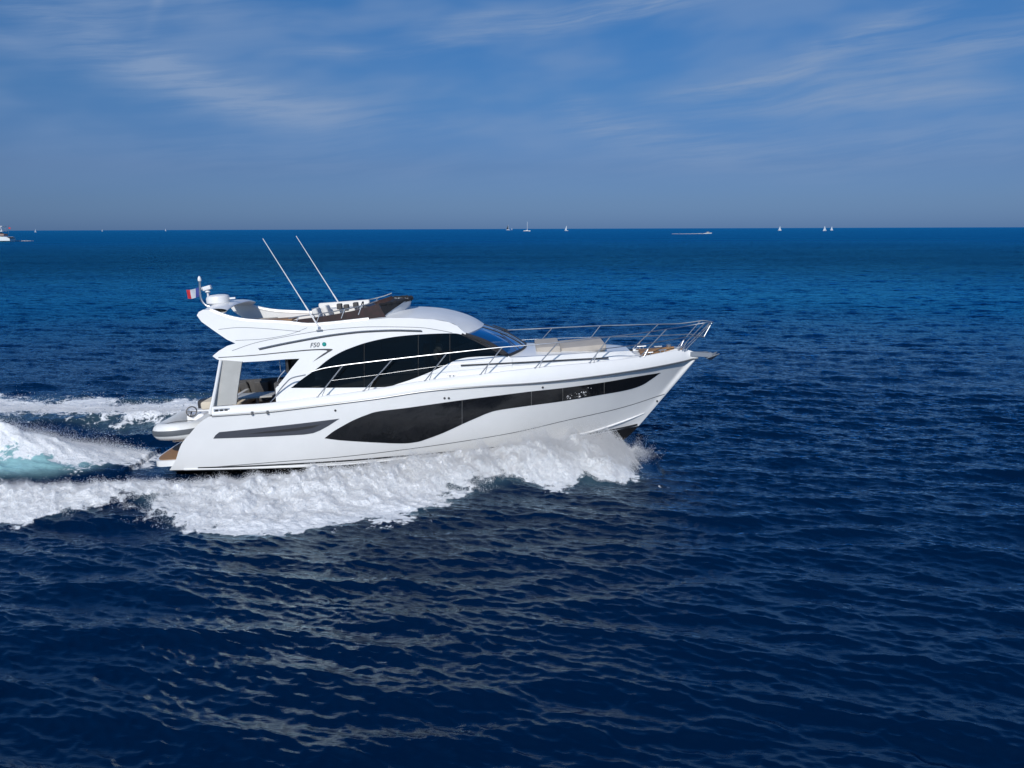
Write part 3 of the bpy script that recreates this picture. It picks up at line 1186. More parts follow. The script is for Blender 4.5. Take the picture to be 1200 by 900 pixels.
# radar dome, mast with light, small camera, flag
mb = MB()
x, y, z = at(256.5, 357.5, -.35)
mb.tube([(x, y, z - .12), (x, y, z + .03)], [.16, .12], 12)
mb.lathe((x, y, z + .02), [(.1, 0), (.27, .015), (.315, .05), (.32, .17), (.29, .23), (.2, .262), (.05, .275)], 28)
rad = mb.build('radar_dome', M['plastic_white'], boat)
mb = MB()
mb.box((x + .38, y, z + .16), (.2, .05, .05), bev=.015)
mb.build('navigation_light', M['plastic_white'], rad)
mb = MB()
m0 = [at(px, py, .1) for px, py in ((246, 359.5), (241, 357.5), (236.5, 352), (234.6, 345), (234.2, 337), (234, 329))]
mb.tube(spline([(p[0], .1, p[2]) for p in m0], 5), .03, 8)
mast = mb.build('mast', M['steel'], boat)
mb = MB()
mb.lathe(m0[-1], [(.03, -.02), (.05, 0), (.05, .05), (.035, .1), (.012, .13)], 12)
mb.build('anchor_light', M['plastic_white'], mast)
mb = MB()
x, y, z = at(243.5, 343, .1)
mb.tube([(x, y, z - .32), (x, y, z + .03)], .03, 8)
mb.lathe((x, y, z), [(.05, 0), (.075, .02), (.05, .06)], 12)
mb.box((x + .0, y, z + .13), (.24, .16, .12), Matrix.Rotation(-.2, 3, 'Y'), .035)
mb.lathe((x - .13, y, z + .12), [(.03, -.03), (.065, 0)], 12, 'X')
mb.build('horn', M['plastic_white'], boat)
# flag in three stripes: blue at the mast, white, red
fl = empty('flag_holder')
bpy.data.objects.remove(fl)
for k, mname in enumerate(('blue', 'sail', 'red')):
    rws = []
    x0_, _, z0_ = at(233.5, 336, .1)
    for i in range(6):
        uu = k * .125 + .125 * i / 5
        rr_ = []
        for j in range(6):
            vv = j / 5
            xx = x0_ - uu
            yy = .1 + .05 * math.sin(uu * 17 + vv * 1.5)
            zz = z0_ - vv * .25 - .04 * math.sin(uu * 7) - uu * .10
            rr_.append((xx, yy, zz))
        rws.append(rr_)
    back = [[(p[0], p[1] + .006, p[2]) for p in r_] for r_ in rws]
    f_ = MB().grid(rws).grid(back, flip=True).build('flag_stripe', M[mname], mast)

# whip antennas
for (x1_, y1_, x2_, y2_, yy) in ((308, 279.6, 374, 384, -1.60), (347, 276.5, 399.5, 359, 1.60)):
    top_p, bot_p = Vector(at(x1_, y1_, yy)), Vector(at(x2_, y2_, yy))
    if yy > 0: bot_p = bot_p + (bot_p - top_p).normalized() * .25
    mb = MB()
    mb.tube([bot_p, bot_p.lerp(top_p, .25), bot_p.lerp(top_p, .26), top_p], [.022, .02, .014, .009], 7)
    an = mb.build('whip_antenna', M['plastic_white'], boat)
    mb = MB()
    mb.tube([bot_p + Vector((0, 0, -.06)), bot_p + Vector((0, 0, .03))], [.05, .03], 8)
    mb.box(bot_p + Vector((0, 0, -.06)), (.16, .1, .03), bev=.01)
    mb.build('antenna_mount', M['steel'], an)

# roof fittings
for px, py, y in ((519, 366.5, -.2), (522, 365, .4), (538, 370, .1)):
    x, _, z = at(px, py, y)
    mb = MB()
    mb.lathe((x, y, z - .04), [(.06, 0), (.05, .04), (.02, .07)], 10)
    mb.build('roof_light', M['galv'], boat)
mb = MB()
x, _, z = at(468, 366, -.4)
mb.build('roof_hatch', M['gelcoat'], boat) if mb.v else None

# ------------------------------------------------------------------ foredeck
# coachroof: low trunk lofted forward of the windscreen
cr_e = [(585, 418.5), (600, 419), (640, 417), (680, 414.5), (700, 413.5), (722, 412), (738, 411)]
cr_c = [(612, 404.5), (627, 404), (655, 404.5), (690, 405), (706, 405.5), (722, 407), (736, 408.5)]
cw = [1.62, 1.55, 1.38, 1.14, 1.0, .78, .5]
rws = []
EE = spline([(*at(p[0], p[1], -w_), w_) for p, w_ in zip(cr_e, cw)], 5)
CC = spline([at(p[0], p[1], 0) for p in cr_c], 5)
for e, c in zip(EE, CC):
    w_ = e[3]
    ze = e[2]
    r1 = []
    base_z = zg(min(e[0], XL - .3)) - .08
    r1.append((e[0], -w_ - .10, base_z)); r1.append((e[0], -w_ - .03, (base_z + ze) / 2))
    for t in np.linspace(-1, 1, 15):
        k = 1 - abs(t) ** 3
        r1.append((e[0] + (c[0] - e[0]) * k * .5, w_ * t, ze + (c[2] - ze) * (1 - abs(t) ** 2.4)))
    r1.append((e[0], w_ + .03, (base_z + ze) / 2)); r1.append((e[0], w_ + .10, base_z))
    rws.append(r1)
mb = MB().grid(rws)
last = rws[-1]
mb.add(last + [(p[0] + .25, p[1] * .8, zg(min(p[0], XL - .3)) - .08) for p in last], [(i, i + 1, len(last) + i + 1, len(last) + i) for i in range(len(last) - 1)])
mb.build('coachroof', M['gelcoat'], boat, sharp=45)
# dark line along the foot of coachroof
q = [at(px, py, -w_) for (px, py), w_ in zip(fd, (1.74, 1.68, 1.62, 1.45, 1.22, 1.02))]
mb = MB()
for sgn in (-1, 1): mb.tube([(p[0], sgn * -p[1], p[2]) for p in spline(q, 5)], .02, 6)
mb.build('coachroof_foot_line', M['black_line'], boat)
# sun pads (beige), three cushions with raised back
mb = MB()
for (px0, px1, py, y0, y1, h) in ((627, 655, 401, -.95, .95, .24), ):
    a = at(px0, py, 0); c = at(px1, py, 0)
    mb.box(((a[0] + c[0]) / 2, 0, a[2] - .15), (c[0] - a[0], 2.0, h), None, .06)
mb.build('sun_pad', M['cushion'], boat)
a = at(655, 403, 0); c = at(707, 404, 0)
mb = MB()
mb.box(((a[0] + c[0]) / 2, 0, (a[2] + c[2]) / 2 - .03), (c[0] - a[0], 1.75, .17), Matrix.Rotation(-.02, 3, 'Y'), .05)
mb.build('sun_pad', M['cushion'], boat)
# headrest
# foredeck hatch and windlass, teak
hx = at(728, 408, .3)
mb = MB()
mb.box((hx[0], .1, hx[2] - .01), (.55, .6, .05), None, .02)
mb.build('deck_hatch', M['hull_glass'], boat)
rows_t = []
for x in np.linspace(at(752, 415, -.8)[0], XL - .45, 12):
    hb = max(.05, bgw(x) - .2)
    rows_t.append([(x, t * hb, zg(x) - .02 + .1 * (1 - t * t) + .012) for t in np.linspace(-1, 1, 7)])
MB().grid(rows_t).build('teak_foredeck', M['teak'], boat)
mb = MB()
wx = at(790, 409, 0)
zwl = zg(wx[0] - .2)
mb.lathe((wx[0] - .15, 0, zwl), [(.09, 0), (.08, .05), (.05, .08), (.07, .13), (.07, .16), (.02, .17)], 14)
mb.box((wx[0] + .1, 0, zwl + .05), (.22, .12, .08), None, .02)
mb.build('windlass', M['steel'], boat)
for sgn in (-1, 1):
    mb = MB()
    mb.tube([(wx[0] - .5, sgn * .4, zwl + .07), (wx[0] - .28, sgn * .38, zwl + .07)], .017, 7)
    for dx in (-.45, -.33): mb.tube([(wx[0] + dx, sgn * .39, zwl - .02), (wx[0] + dx, sgn * .39, zwl + .07)], .013, 6)
    mb.build('cleat', M['steel'], boat)
# anchor and roller at the stem
a0_ = at(812, 414.5, 0); a1_ = at(826, 417, 0)
mb = MB()
for sgn in (-1, 1):
    mb.box((a0_[0] + .22, sgn * .075, a0_[2] - .03), (.62, .015, .12), Matrix.Rotation(.12, 3, 'Y'))
mb.lathe((a0_[0] + .46, -.07, a0_[2] - .06), [(.045, 0), (.03, .07), (.045, .14)], 12, 'Y')
mb.build('bow_roller', M['steel'], boat)
mb = MB()
ax, az_ = a0_[0] + .15, a0_[2] + .02
mb.tube([(ax - .2, 0, az_ + .02), (ax + .25, 0, az_ - .01), (ax + .42, 0, az_ - .1), (ax + .36, 0, az_ - .2)], [.022, .025, .03, .03], 6)
# plough fluke
v = [(ax + .36, 0, az_ - .24), (ax + .56, -.16, az_ - .06), (ax + .56, .16, az_ - .06), (ax + .20, -.14, az_ - .17), (ax + .20, .14, az_ - .17), (ax + .46, 0, az_ - .15)]
v += [(p[0], p[1], p[2] + .025) for p in v]
mb.add(v, [(0, 1, 5), (0, 5, 2), (3, 1, 0), (0, 2, 4), (6, 11, 7), (6, 8, 11), (9, 6, 7), (6, 10, 8), (1, 3, 9, 7), (2, 8, 10, 4), (1, 7, 11, 5), (5, 11, 8, 2), (3, 0, 6, 9), (0, 4, 10, 6)])
mb.build('anchor', M['galv'], boat, smooth=False)

# ------------------------------------------------------------------ guard rails
rail_px = [(362, 436.5), (380, 431.5), (402, 428), (430, 424.5), (460, 421), (490, 417.5), (523, 414), (555, 410.5), (588, 407), (616, 404.8), (654, 401.5), (683, 398.3), (713, 394.8), (745, 391), (773, 387), (802, 382.5), (828, 378)]
yr = lambda x, z: max(.05, bg_x(min(x, XL + .0) - .35) - .04) if x < XL - .2 else max(.1, .50 - .55 * (x - XL + .2))
rl = [on(px, py, yr) for px, py in rail_px]
mb = MB()
rp = spline([(x, -yr(x, z), z) for x, z in rl], 5)
apex = at(835, 377.2, 0)
near = rp + [(apex[0] - .03, -.16, apex[2])]
path = near + [(apex[0], 0, apex[2])] + [(p[0], -p[1], p[2]) for p in reversed(near)]
mb.tube(spline(path, 2), .0135, 8)
mb.build('guard_rail', M['steel'], boat)
stn = [(372, 402), (426, 460), (498, 523.5), (563, 588.5), (627, 654), (691, 715), (750, 781), (795, 826)]
railf = lambda px: float(np.interp(px, [p[0] for p in rail_px], [p[1] for p in rail_px]))
mids = []
for (pb, pt) in stn:
    bb_ = on(pb, float(np.interp(pb, [p[0] for p in gw_px], [p[1] for p in gw_px])), lambda x, z: bgw(x))
    tt_ = on(pt, railf(pt), yr)
    for sgn in (-1, 1):
        mb = MB()
        A = Vector((bb_[0], sgn * (bgw(bb_[0]) - .02), zg(bb_[0])))
        B = Vector((tt_[0], sgn * yr(*tt_), tt_[1]))
        mb.tube([A, B], .0145, 7)
        mb.tube([A + Vector((.11, 0, 0)), A.lerp(B, .30) + Vector((.012, 0, 0))], .011, 6)
        mb.lathe(A, [(.035, -.005), (.033, .012), (.018, .02)], 10)
        mb.build('stanchion', M['steel'], boat)
    mids.append((A.lerp(B, .52)))
mb = MB()
for sgn in (-1, 1):
    q = [(p[0], sgn * abs(p[1]), p[2]) for p in mids]
    mb.tube(spline(q[:6], 4), .0032, 5)
    mb.tube(spline(q[5:], 4) + [(apex[0] - .28, sgn * .2, apex[2] - .38)], .012, 6)
mb.build('mid_rail', M['steel'], boat)
mb = MB()
for sgn in (-1, 1):
    zb_ = zg(XL - .35)
    mb.tube([(XL - .42, sgn * .13, zb_), (apex[0] - .02, sgn * .09, apex[2] + .0)], .0145, 7)
    mb.tube([(apex[0] - .03, sgn * .09, apex[2]), (apex[0] - .30, sgn * .16, apex[2] - .40)], .0145, 7)
mb.tube([(apex[0] - .3, -.16, apex[2] - .40), (apex[0] - .3, .16, apex[2] - .40)], .0145, 7)
mb.build('bow_pulpit', M['steel'], boat)

# ------------------------------------------------------------------ tender on the platform (a boat of its own)
def to_world(p):
    return ORG + Vector((p[0] * CT - p[2] * ST, p[1], p[0] * ST + p[2] * CT))


tc_ = at(208, 512, -1.15)
tend = empty('inflatable_tender', to_world((tc_[0], 0, ptop + .1)), (0, -TRIM, 0))
tag(tend, 'small pale inflatable dinghy with grey stripe stowed across the swim platform', 'dinghy')
tz = tc_[2] - (ptop + .1) + .14
TL, TW, TR = 2.9, .50, .23      # length (athwart), half spacing of tubes, tube radius
tpth = []
for t in np.linspace(0, 1, 14):
    tpth.append((-TW, 1.45 - 2.25 * t, tz))
for a in np.linspace(0, math.pi, 13)[1:-1]:
    tpth.append((-TW * math.cos(a), -.80 - .62 * math.sin(a), tz + .06 * math.sin(a)))
for t in np.linspace(0, 1, 14):
    tpth.append((TW, -.80 + 2.25 * t, tz))
rad_ = [.06, .14, .2] + [TR] * (len(tpth) - 6) + [.2, .14, .06]
tub = MB().tube(tpth, rad_, 18).build('inflatable_tube', M['tube'], tend)
# grey rubbing band on the outside
band = []
for i, p in enumerate(tpth[2:-2]):
    c0 = Vector((0, max(-.8, min(p[1], 1.2)), p[2]))
    d = Vector(p) - c0; d.z = 0; d.normalize()
    r0_ = rad_[i + 2]
    band.append([tuple(Vector(p) + d * (r0_ * math.cos(a) + .012) + Vector((0, 0, r0_ * math.sin(a)))) for a in (-.32, -.16, 0, .16, .32)])
MB().grid(band).build('rubbing_band', M['tube_grey'], tub)
mb = MB()
mb.box((0, .3, tz - .12), (.85, 2.0, .12), None, .03)
hullp = [(0, -1.1, tz - .08), (0, 0, tz - .32), (0, 1.3, tz - .32)]
mb.add([(-.45, 1.3, tz - .12), (.45, 1.3, tz - .12), (0, 1.3, tz - .36), (-.45, -.4, tz - .12), (.45, -.4, tz - .12), (0, -.5, tz - .34), (0, -1.15, tz - .06)],
       [(0, 2, 5, 3), (2, 1, 4, 5), (3, 5, 6), (5, 4, 6), (0, 1, 2)])
mb.build('dinghy_hull', M['gelcoat'], tend, smooth=False)
mb = MB()
mb.box((.1, .35, tz + .02), (.5, .5, .42), Matrix.Rotation(.0, 3, 'X'), .07)
mb.box((.1, .95, tz + .06), (.6, .35, .34), None, .06)
con = mb.build('console', M['plastic_white'], tend)
mb = MB()
wc = Vector((.02, .10, tz + .32))
ring = [tuple(wc + Vector((.15 * math.cos(a), .05 * math.sin(a), .13 * math.sin(a)))) for a in np.linspace(0, 2 * math.pi, 22, endpoint=False)]
mb.tube(ring, .018, 6, closed=True)
mb.tube([tuple(wc - Vector((.16, 0, 0))), tuple(wc + Vector((.16, 0, 0)))], .012, 5)
mb.tube([tuple(wc), tuple(wc + Vector((0, -.12, -.12)))], .02, 6)
mb.build('steering_wheel', M['plastic_dark'], con)
mb = MB()
mb.box((-.05, 1.50, tz + .26), (.34, .42, .36), None, .09)
mb.box((.12, 1.58, tz - .05), (.12, .16, .5), None, .03)
ob = mb.build('outboard_motor', M['plastic_dark'], tend)
mb = MB()
for sgn in (-.3, .3):
    mb.tube([(sgn, -.6, tz - .40), (sgn, -.6, tz - .2)], .03, 6)
    mb.tube([(sgn, .8, tz - .40), (sgn, .8, tz - .2)], .03, 6)
mb.tube([(-.35, -.6, tz - .36), (.35, -.6, tz - .36)], .03, 6)
mb.tube([(-.35, .8, tz - .36), (.35, .8, tz - .36)], .03, 6)
mb.build('dinghy_chock', M['steel'], boat).location = Vector((tc_[0], 0, ptop + .1))
mb = MB()
mb.tube([(-.55, -1.2, tz + .22), (0, -1.1, tz + .28), (.35, -.9, tz + .24), (.75, -.6, tz + .12)], .012, 5)
mb.build('lashing_strap', M['tube_grey'], tend)

# ------------------------------------------------------------------ helmsman behind the tinted glass
def skin_figure(name, joints, edges, mtl, parent=None, sub=2):
    me = bpy.data.meshes.new(name)
    me.from_pydata([j[0] for j in joints], edges, [])
    o = bpy.data.objects.new(name, me)
    COL.objects.link(o)
    o.modifiers.new('skin', 'SKIN')
    if not me.skin_vertices:
        me.attributes.new('skin', 'FLOAT', 'POINT') if False else None
    bm = bmesh.new(); bm.from_mesh(me)
    ly = bm.verts.layers.skin.verify()
    for i, v_ in enumerate(bm.verts):
        v_[ly].radius = (joints[i][1], joints[i][1])
        v_[ly].use_root = (i == 0)
    bm.to_mesh(me); bm.free()
    s_ = o.modifiers.new('sub', 'SUBSURF'); s_.levels = sub; s_.render_levels = sub
    dg = bpy.context.evaluated_depsgraph_get()
    m2 = bpy.data.meshes.new_from_object(o.evaluated_get(dg))
    bpy.data.objects.remove(o)
    m2.name = name
    m2.materials.clear(); m2.materials.append(mtl)
    m2.polygons.foreach_set('use_smooth', [True] * len(m2.polygons))
    o = bpy.data.objects.new(name, m2)
    COL.objects.link(o)
    if parent: o.parent = parent
    return o


hx_, hy_, hz_ = sx + .02, -.75, sz + .06
J = [((0, 0, .06), .13), ((0, 0, .28), .13), ((.02, 0, .46), .15), ((.03, 0, .56), .06), ((.05, 0, .64), .055), ((.07, 0, .71), .085), ((.08, 0, .79), .09), ((.07, 0, .85), .06),
     ((.02, -.19, .50), .055), ((.14, -.25, .28), .045), ((.36, -.17, .30), .035), ((.43, -.15, .32), .032),
     ((.02, .19, .50), .055), ((.14, .25, .28), .045), ((.36, .17, .30), .035), ((.43, .15, .32), .032),
     ((.12, -.1, .03), .085), ((.44, -.12, .03), .065), ((.50, -.12, -.38), .045), ((.60, -.12, -.42), .035),
     ((.12, .1, .03), .085), ((.44, .12, .03), .065), ((.50, .12, -.38), .045), ((.60, .12, -.42), .035), ((.155, 0, .75), .018)]
Ed = [(0, 1), (1, 2), (2, 3), (3, 4), (4, 5), (5, 6), (6, 7), (2, 8), (8, 9), (9, 10), (10, 11), (2, 12), (12, 13), (13, 14), (14, 15), (0, 16), (16, 17), (17, 18), (18, 19), (0, 20), (20, 21), (21, 22), (22, 23), (5, 24)]
person = skin_figure('person', J, Ed, M['skin'])
person.location = to_world((hx_, hy_, hz_))
person.rotation_euler = (0, -TRIM, 0)
tag(person, 'person in a white shirt seated at the helm behind the dark saloon window', 'person')
Js = [((0, 0, .02), .145), ((0, 0, .28), .15), ((.02, 0, .46), .165), ((.03, 0, .54), .075), ((.02, -.19, .50), .075), ((.12, -.24, .33), .062), ((.02, .19, .50), .075), ((.12, .24, .33), .062)]
skin_figure('shirt', Js, [(0, 1), (1, 2), (2, 3), (2, 4), (4, 5), (2, 6), (6, 7)], M['shirt'], person)
Jt = [((0, 0, .04), .14), ((.12, -.1, .03), .10), ((.44, -.12, .03), .08), ((.50, -.12, -.32), .06), ((.12, .1, .03), .10), ((.44, .12, .03), .08), ((.50, .12, -.32), .06)]
skin_figure('trousers', Jt, [(0, 1), (1, 2), (2, 3), (0, 4), (4, 5), (5, 6)], M['trousers'], person)
MB().lathe((.06, 0, .80), [(.095, -.02), (.10, .03), (.085, .075), (.05, .105), (.01, .115)], 16).build('hair', M['hair'], person)

# ------------------------------------------------------------------ far boats on the horizon
def horizon_y(px): return 268.0 + (px - 600) * .0033 - .6


def far_spot(px, dist):
    d = ray(px, 300)
    s_ = dist / math.hypot(d.x, d.y)
    return (CP.x + d.x * s_, CP.y + d.y * s_, 0)


def sail_boat(px, dist, label, cat='sailboat', hgt=14.0, sails=True, jib=True, m='sail', flip=1, group=None):
    r_ = empty('sailing_boat', far_spot(px, dist), (0, 0, math.atan2(-math.sin(0), 1)))
    s_ = hgt / 14.0
    tag(r_, label, cat, group or 'boats along the horizon')
    rws = []
    for i in range(13):
        t = i / 12
        w_ = 1.6 * s_ * (1 - abs(t * 2 - .8) ** 2.4 * .9) if t > .4 else 1.6 * s_ * (.75 + .25 * t / .4)
        w_ = max(w_, .05)
        x = flip * (-5 + 10 * t) * s_
        rws.append([(x, -w_, 1.2 * s_), (x, -w_ * .8, .3 * s_), (x, 0, -.4 * s_), (x, w_ * .8, .3 * s_), (x, w_, 1.2 * s_), (x, 0, 1.3 * s_)])
    MB().grid(rws).build('hull', M['plastic_white'], r_)
    MB().box((0, 0, 1.5 * s_), (3.5 * s_, 1.8 * s_, .7 * s_), None, .2 * s_).build('cabin', M['plastic_white'], r_)
    MB().tube([(flip * .6 * s_, 0, 1), (flip * .6 * s_, 0, hgt)], .14 * s_ + .08, 6).build('mast', M['plastic_white'], r_)
    if sails:
        v_ = [(flip * .4 * s_, 0, 2.4 * s_), (-flip * 4.2 * s_, .5, 2.4 * s_), (flip * .4 * s_, 0, hgt * .98), (-flip * 2.3 * s_, .7, 7 * s_)]
        vb = [(p[0], p[1] + .05, p[2]) for p in v_]
        MB().add(v_ + vb, [(0, 1, 3), (0, 3, 2), (4, 7, 5), (4, 6, 7)]).build('mainsail', M[m], r_)
    if jib and sails:
        v_ = [(flip * .9 * s_, 0, 2.0 * s_), (flip * 4.7 * s_, 0, 1.6 * s_), (flip * .9 * s_, 0, hgt * .85), (flip * 2.2 * s_, .7, 4.5 * s_)]
        vb = [(p[0], p[1] + .05, p[2]) for p in v_]
        MB().add(v_ + vb, [(0, 3, 1), (0, 2, 3), (1, 3, 2), (4, 5, 7), (4, 7, 6), (5, 6, 7)]).build('jib', M[m], r_)
    return r_


sail_boat(617.5, 2300, 'white sailboat with bare tall mast and no sails set, left of the horizon centre', hgt=23, sails=False)
sail_boat(663.5, 2600, 'thin white sail just right of the bare-masted sailboat', hgt=14, jib=False)
sail_boat(595.5, 4200, 'dark-sailed sailing boat just left of the bare-masted sailboat', hgt=24, jib=False, m='canvas')
sail_boat(600, 5200, 'tiny white sailing boat beside the dark-sailed one', hgt=10, jib=False)
sail_boat(912.5, 2200, 'lone white sailboat on the horizon right of the speeding motorboat', hgt=10)
sail_boat(965, 2000, 'larger sailboat of the pair on the right horizon', hgt=10, flip=-1)
sail_boat(973, 2300, 'smaller sailboat of the pair on the right horizon', hgt=9)
sail_boat(44, 3600, 'small white sailboat near the cruiser at the left edge of the horizon', hgt=10, jib=False)
sail_boat(122, 5200, 'tiny white sailboat on the left horizon, midway between the left cruiser and the yacht mast', hgt=10, jib=False)
sail_boat(196, 5600, 'tiny white sailboat on the horizon above the yacht\'s stern', hgt=12, jib=False)

mbt = empty('speedboat', far_spot(829, 1050))
tag(mbt, 'small white motorboat trailing a thin white wake near the horizon', 'motorboat', 'boats along the horizon')
rws = []
for i in range(9):
    t = i / 8
    w_ = 1.3 * (1 - max(0, t - .35) ** 2 * 2.2)
    x = -4 + 8 * t
    rws.append([(x, -w_, 1.1 + .3 * t), (x, -w_ * .7, .1 + .5 * t), (x, 0, -.2 + .7 * t), (x, w_ * .7, .1 + .5 * t), (x, w_, 1.1 + .3 * t), (x, 0, 1.2 + .3 * t)])
MB().grid(rws).build('hull', M['plastic_white'], mbt)
MB().box((-.3, 0, 1.8), (2.6, 1.6, 1.1), None, .25).build('cabin', M['cushion'], mbt)
MB().box((.1, 0, 1.95), (2.2, 1.62, .4), None, .1).build('window', M['plastic_dark'], mbt)

# motor cruiser at the left edge, seen from its quarter, about 450 m away
cr = empty('motor_cruiser', far_spot(-5, 620))
cr.scale = (1.3, 1.3, 1.3)
tag(cr, 'white flybridge cruiser with a red ensign cut off by the left edge of the photo', 'motorboat', 'boats along the horizon')
rws = []
for i in range(13):
    t = i / 12
    w_ = 2.6 * (1 - max(0, t - .4) ** 2 * 2.6)
    x = 8.2 - 16 * t
    rws.append([(x, -w_, 2.0 + .9 * t - (.6 if i == 0 else 0)), (x, -w_ * .92, .4), (x, -w_ * .5, -.3), (x, w_ * .5, -.3), (x, w_ * .92, .4), (x, w_, 2.0 + .9 * t - (.6 if i == 0 else 0))])
mb = MB().grid(rws)
mb.add(rws[0], [tuple(range(6))])
mb.add([(8.2 - 16 * i / 12, s_ * 2.55 * (1 - max(0, i / 12 - .4) ** 2 * 2.6), 2.0 + .9 * i / 12 - .02) for i in range(13) for s_ in (-1, 1)], [(2 * i, 2 * i + 1, 2 * i + 3, 2 * i + 2) for i in range(12)])
mb.build('hull', M['gelcoat'], cr)
MB().box((-1, 0, 3.2), (8.5, 4.2, 1.9), None, .4).build('cabin', M['gelcoat'], cr)
MB().box((-.6, 0, 3.35), (7.9, 4.26, .85), None, .12).build('window', M['plastic_dark'], cr)
MB().box((.4, 0, 4.6), (9.5, 4.4, .35), None, .12).build('flybridge_deck', M['gelcoat'], cr)
MB().box((4.3, 0, 3.0), (2.2, 3.6, .9), None, .2).build('cockpit', mat('cockpit_shade', (.30, .20, .17), .7), cr)
mb = MB()
for (x, y) in ((4.6, -1.8), (4.6, 1.8), (0, -1.8), (0, 1.8)): mb.tube([(x, y, 4.7), (x - .4, y * .9, 6.6)], .10, 6)
mb.build('hardtop_leg', M['gelcoat'], cr)
MB().box((1.8, 0, 6.7), (6.5, 3.8, .25), None, .1).build('hardtop', M['gelcoat'], cr)
MB().tube([(2.2, 0, 6.8), (2.2, 0, 9.6)], .10, 6).build('mast', M['steel'], cr)
MB().lathe((2.2, 0, 7.7), [(.3, 0), (.7, .1), (.7, .4), (.2, .55)], 12).build('radar_dome', M['plastic_white'], cr)
MB().add([(6.8, 0, 5.6), (7.6, .1, 5.5), (7.6, .1, 6.2), (6.8, 0, 6.3), (6.8, .05, 5.6), (7.6, .15, 5.5), (7.6, .15, 6.2), (6.8, .05, 6.3)], [(0, 1, 2, 3), (7, 6, 5, 4)]).build('flag', M['red'], cr)
MB().tube([(6.7, 0, 3.5), (6.8, 0, 7.2)], .07, 6).build('flag_pole', M['steel'], cr)


# ------------------------------------------------------------------ the sea
def make_tile(L, N, lam_lo, lam_hi, lam_p, rms, wind, spread, seed):
    """a periodic patch of sea, heights and horizontal chop, from a directional spectrum"""
    g = np.random.default_rng(seed)
    k1 = np.fft.fftfreq(N, d=L / N) * 2 * np.pi
    KX, KY = np.meshgrid(k1, k1, indexing='ij')
    K = np.hypot(KX, KY); K[0, 0] = 1
    kp = 2 * np.pi / lam_p
    S = np.exp(-1.1 * (kp / K) ** 2) / K ** 3.35
    S *= (K > 2 * np.pi / lam_hi) * (K < 2 * np.pi / lam_lo)
    c = (KX * wind[0] + KY * wind[1]) / K
    S *= spread + (1 - spread) * np.abs(c) ** 11
    S[0, 0] = 0
    h = np.sqrt(S) * (g.normal(size=(N, N)) + 1j * g.normal(size=(N, N)))
    z = np.fft.ifft2(h)
    s_ = rms / np.real(z).std()
    dx = np.fft.ifft2(1j * KX / K * h); dy = np.fft.ifft2(1j * KY / K * h)
    return (L, N, np.real(z) * s_, np.real(dx) * s_, np.real(dy) * s_)


def samp(T, idx, x, y, ang):
    L, N = T[0], T[1]
    A = T[idx]
    ca, sa = math.cos(ang), math.sin(ang)
    u = ((x * ca + y * sa) / L * N) % N
    v = ((-x * sa + y * ca) / L * N) % N
    i = np.floor(u).astype(np.int64); j = np.floor(v).astype(np.int64)
    fu, fv = u - i, v - j
    i %= N; j %= N
    i1, j1 = (i + 1) % N, (j + 1) % N
    return (A[i, j] * (1 - fu) * (1 - fv) + A[i1, j] * fu * (1 - fv) + A[i, j1] * (1 - fu) * fv + A[i1, j1] * fu * fv)


WD = np.array([.28, 1.0]); WD /= np.linalg.norm(WD)
tiles = [(make_tile(613, 512, 7, 70, 16, .035, WD, .10, 1), .0, 2500, 6000, .6),
         (make_tile(101, 768, .9, 9.5, 2.1, .032, WD, .03, 2), .13, 320, 900, 1.0),
         (make_tile(23, 768, .12, 1.1, .6, .0125, WD, .05, 3), -.1, 60, 150, 1.0)]
EXTRA = {}


def sea_field(x, y, r):
    z = np.zeros_like(x); dx = np.zeros_like(x); dy = np.zeros_like(x)
    for T, ang, r0, r1, chop in tiles:
        w_ = np.clip((r1 - r) / (r1 - r0), 0, 1)
        m_ = w_ > 0
        xm, ym, wm = x[m_], y[m_], w_[m_]
        z[m_] += samp(T, 2, xm, ym, ang) * wm
        a = samp(T, 3, xm, ym, ang) * wm; c = samp(T, 4, xm, ym, ang) * wm
        ca, sa = math.cos(ang), math.sin(ang)
        dx[m_] += chop * (a * ca - c * sa)
        dy[m_] += chop * (a * sa + c * ca)
    return z, dx, dy


def fbm(x, y, scale, seed, octv=5, rough=.55):
    out = np.zeros_like(x); amp = 1; tot_ = 0
    for o in range(octv):
        g = np.random.default_rng(seed + o)
        T = (256 / scale, 256, g.normal(size=(256, 256)))
        # smooth value noise on a periodic lattice
        u = x * scale + 31.7 * o; v = y * scale + 17.3 * o
        i = np.floor(u).astype(np.int64); j = np.floor(v).astype(np.int64)
        fu, fv = u - i, v - j
        fu = fu * fu * (3 - 2 * fu); fv = fv * fv * (3 - 2 * fv)
        i %= 256; j %= 256; i1 = (i + 1) % 256; j1 = (j + 1) % 256
        A = T[2]
        out += amp * (A[i, j] * (1 - fu) * (1 - fv) + A[i1, j] * fu * (1 - fv) + A[i, j1] * (1 - fu) * fv + A[i1, j1] * fu * fv)
        tot_ += amp * amp
        amp *= rough; scale *= 2.03
    return out / math.sqrt(tot_)


def sdf(x, y, poly):
    """signed distance, positive inside"""
    P = np.array(poly)
    d = np.full_like(x, 1e9)
    ins = np.zeros(x.shape, bool)
    n = len(P)
    for i in range(n):
        ax, ay = P[i]; bx, by = P[(i + 1) % n]
        ex, ey = bx - ax, by - ay
        t = np.clip(((x - ax) * ex + (y - ay) * ey) / (ex * ex + ey * ey + 1e-9), 0, 1)
        d = np.minimum(d, np.hypot(x - ax - t * ex, y - ay - t * ey))
        c = (ay > y) != (by > y)
        with np.errstate(divide='ignore', invalid='ignore'):
            xi = (bx - ax) * (y - ay) / (by - ay + 1e-12) + ax
        ins ^= c & (x < xi)
    return np.where(ins, d, -d)


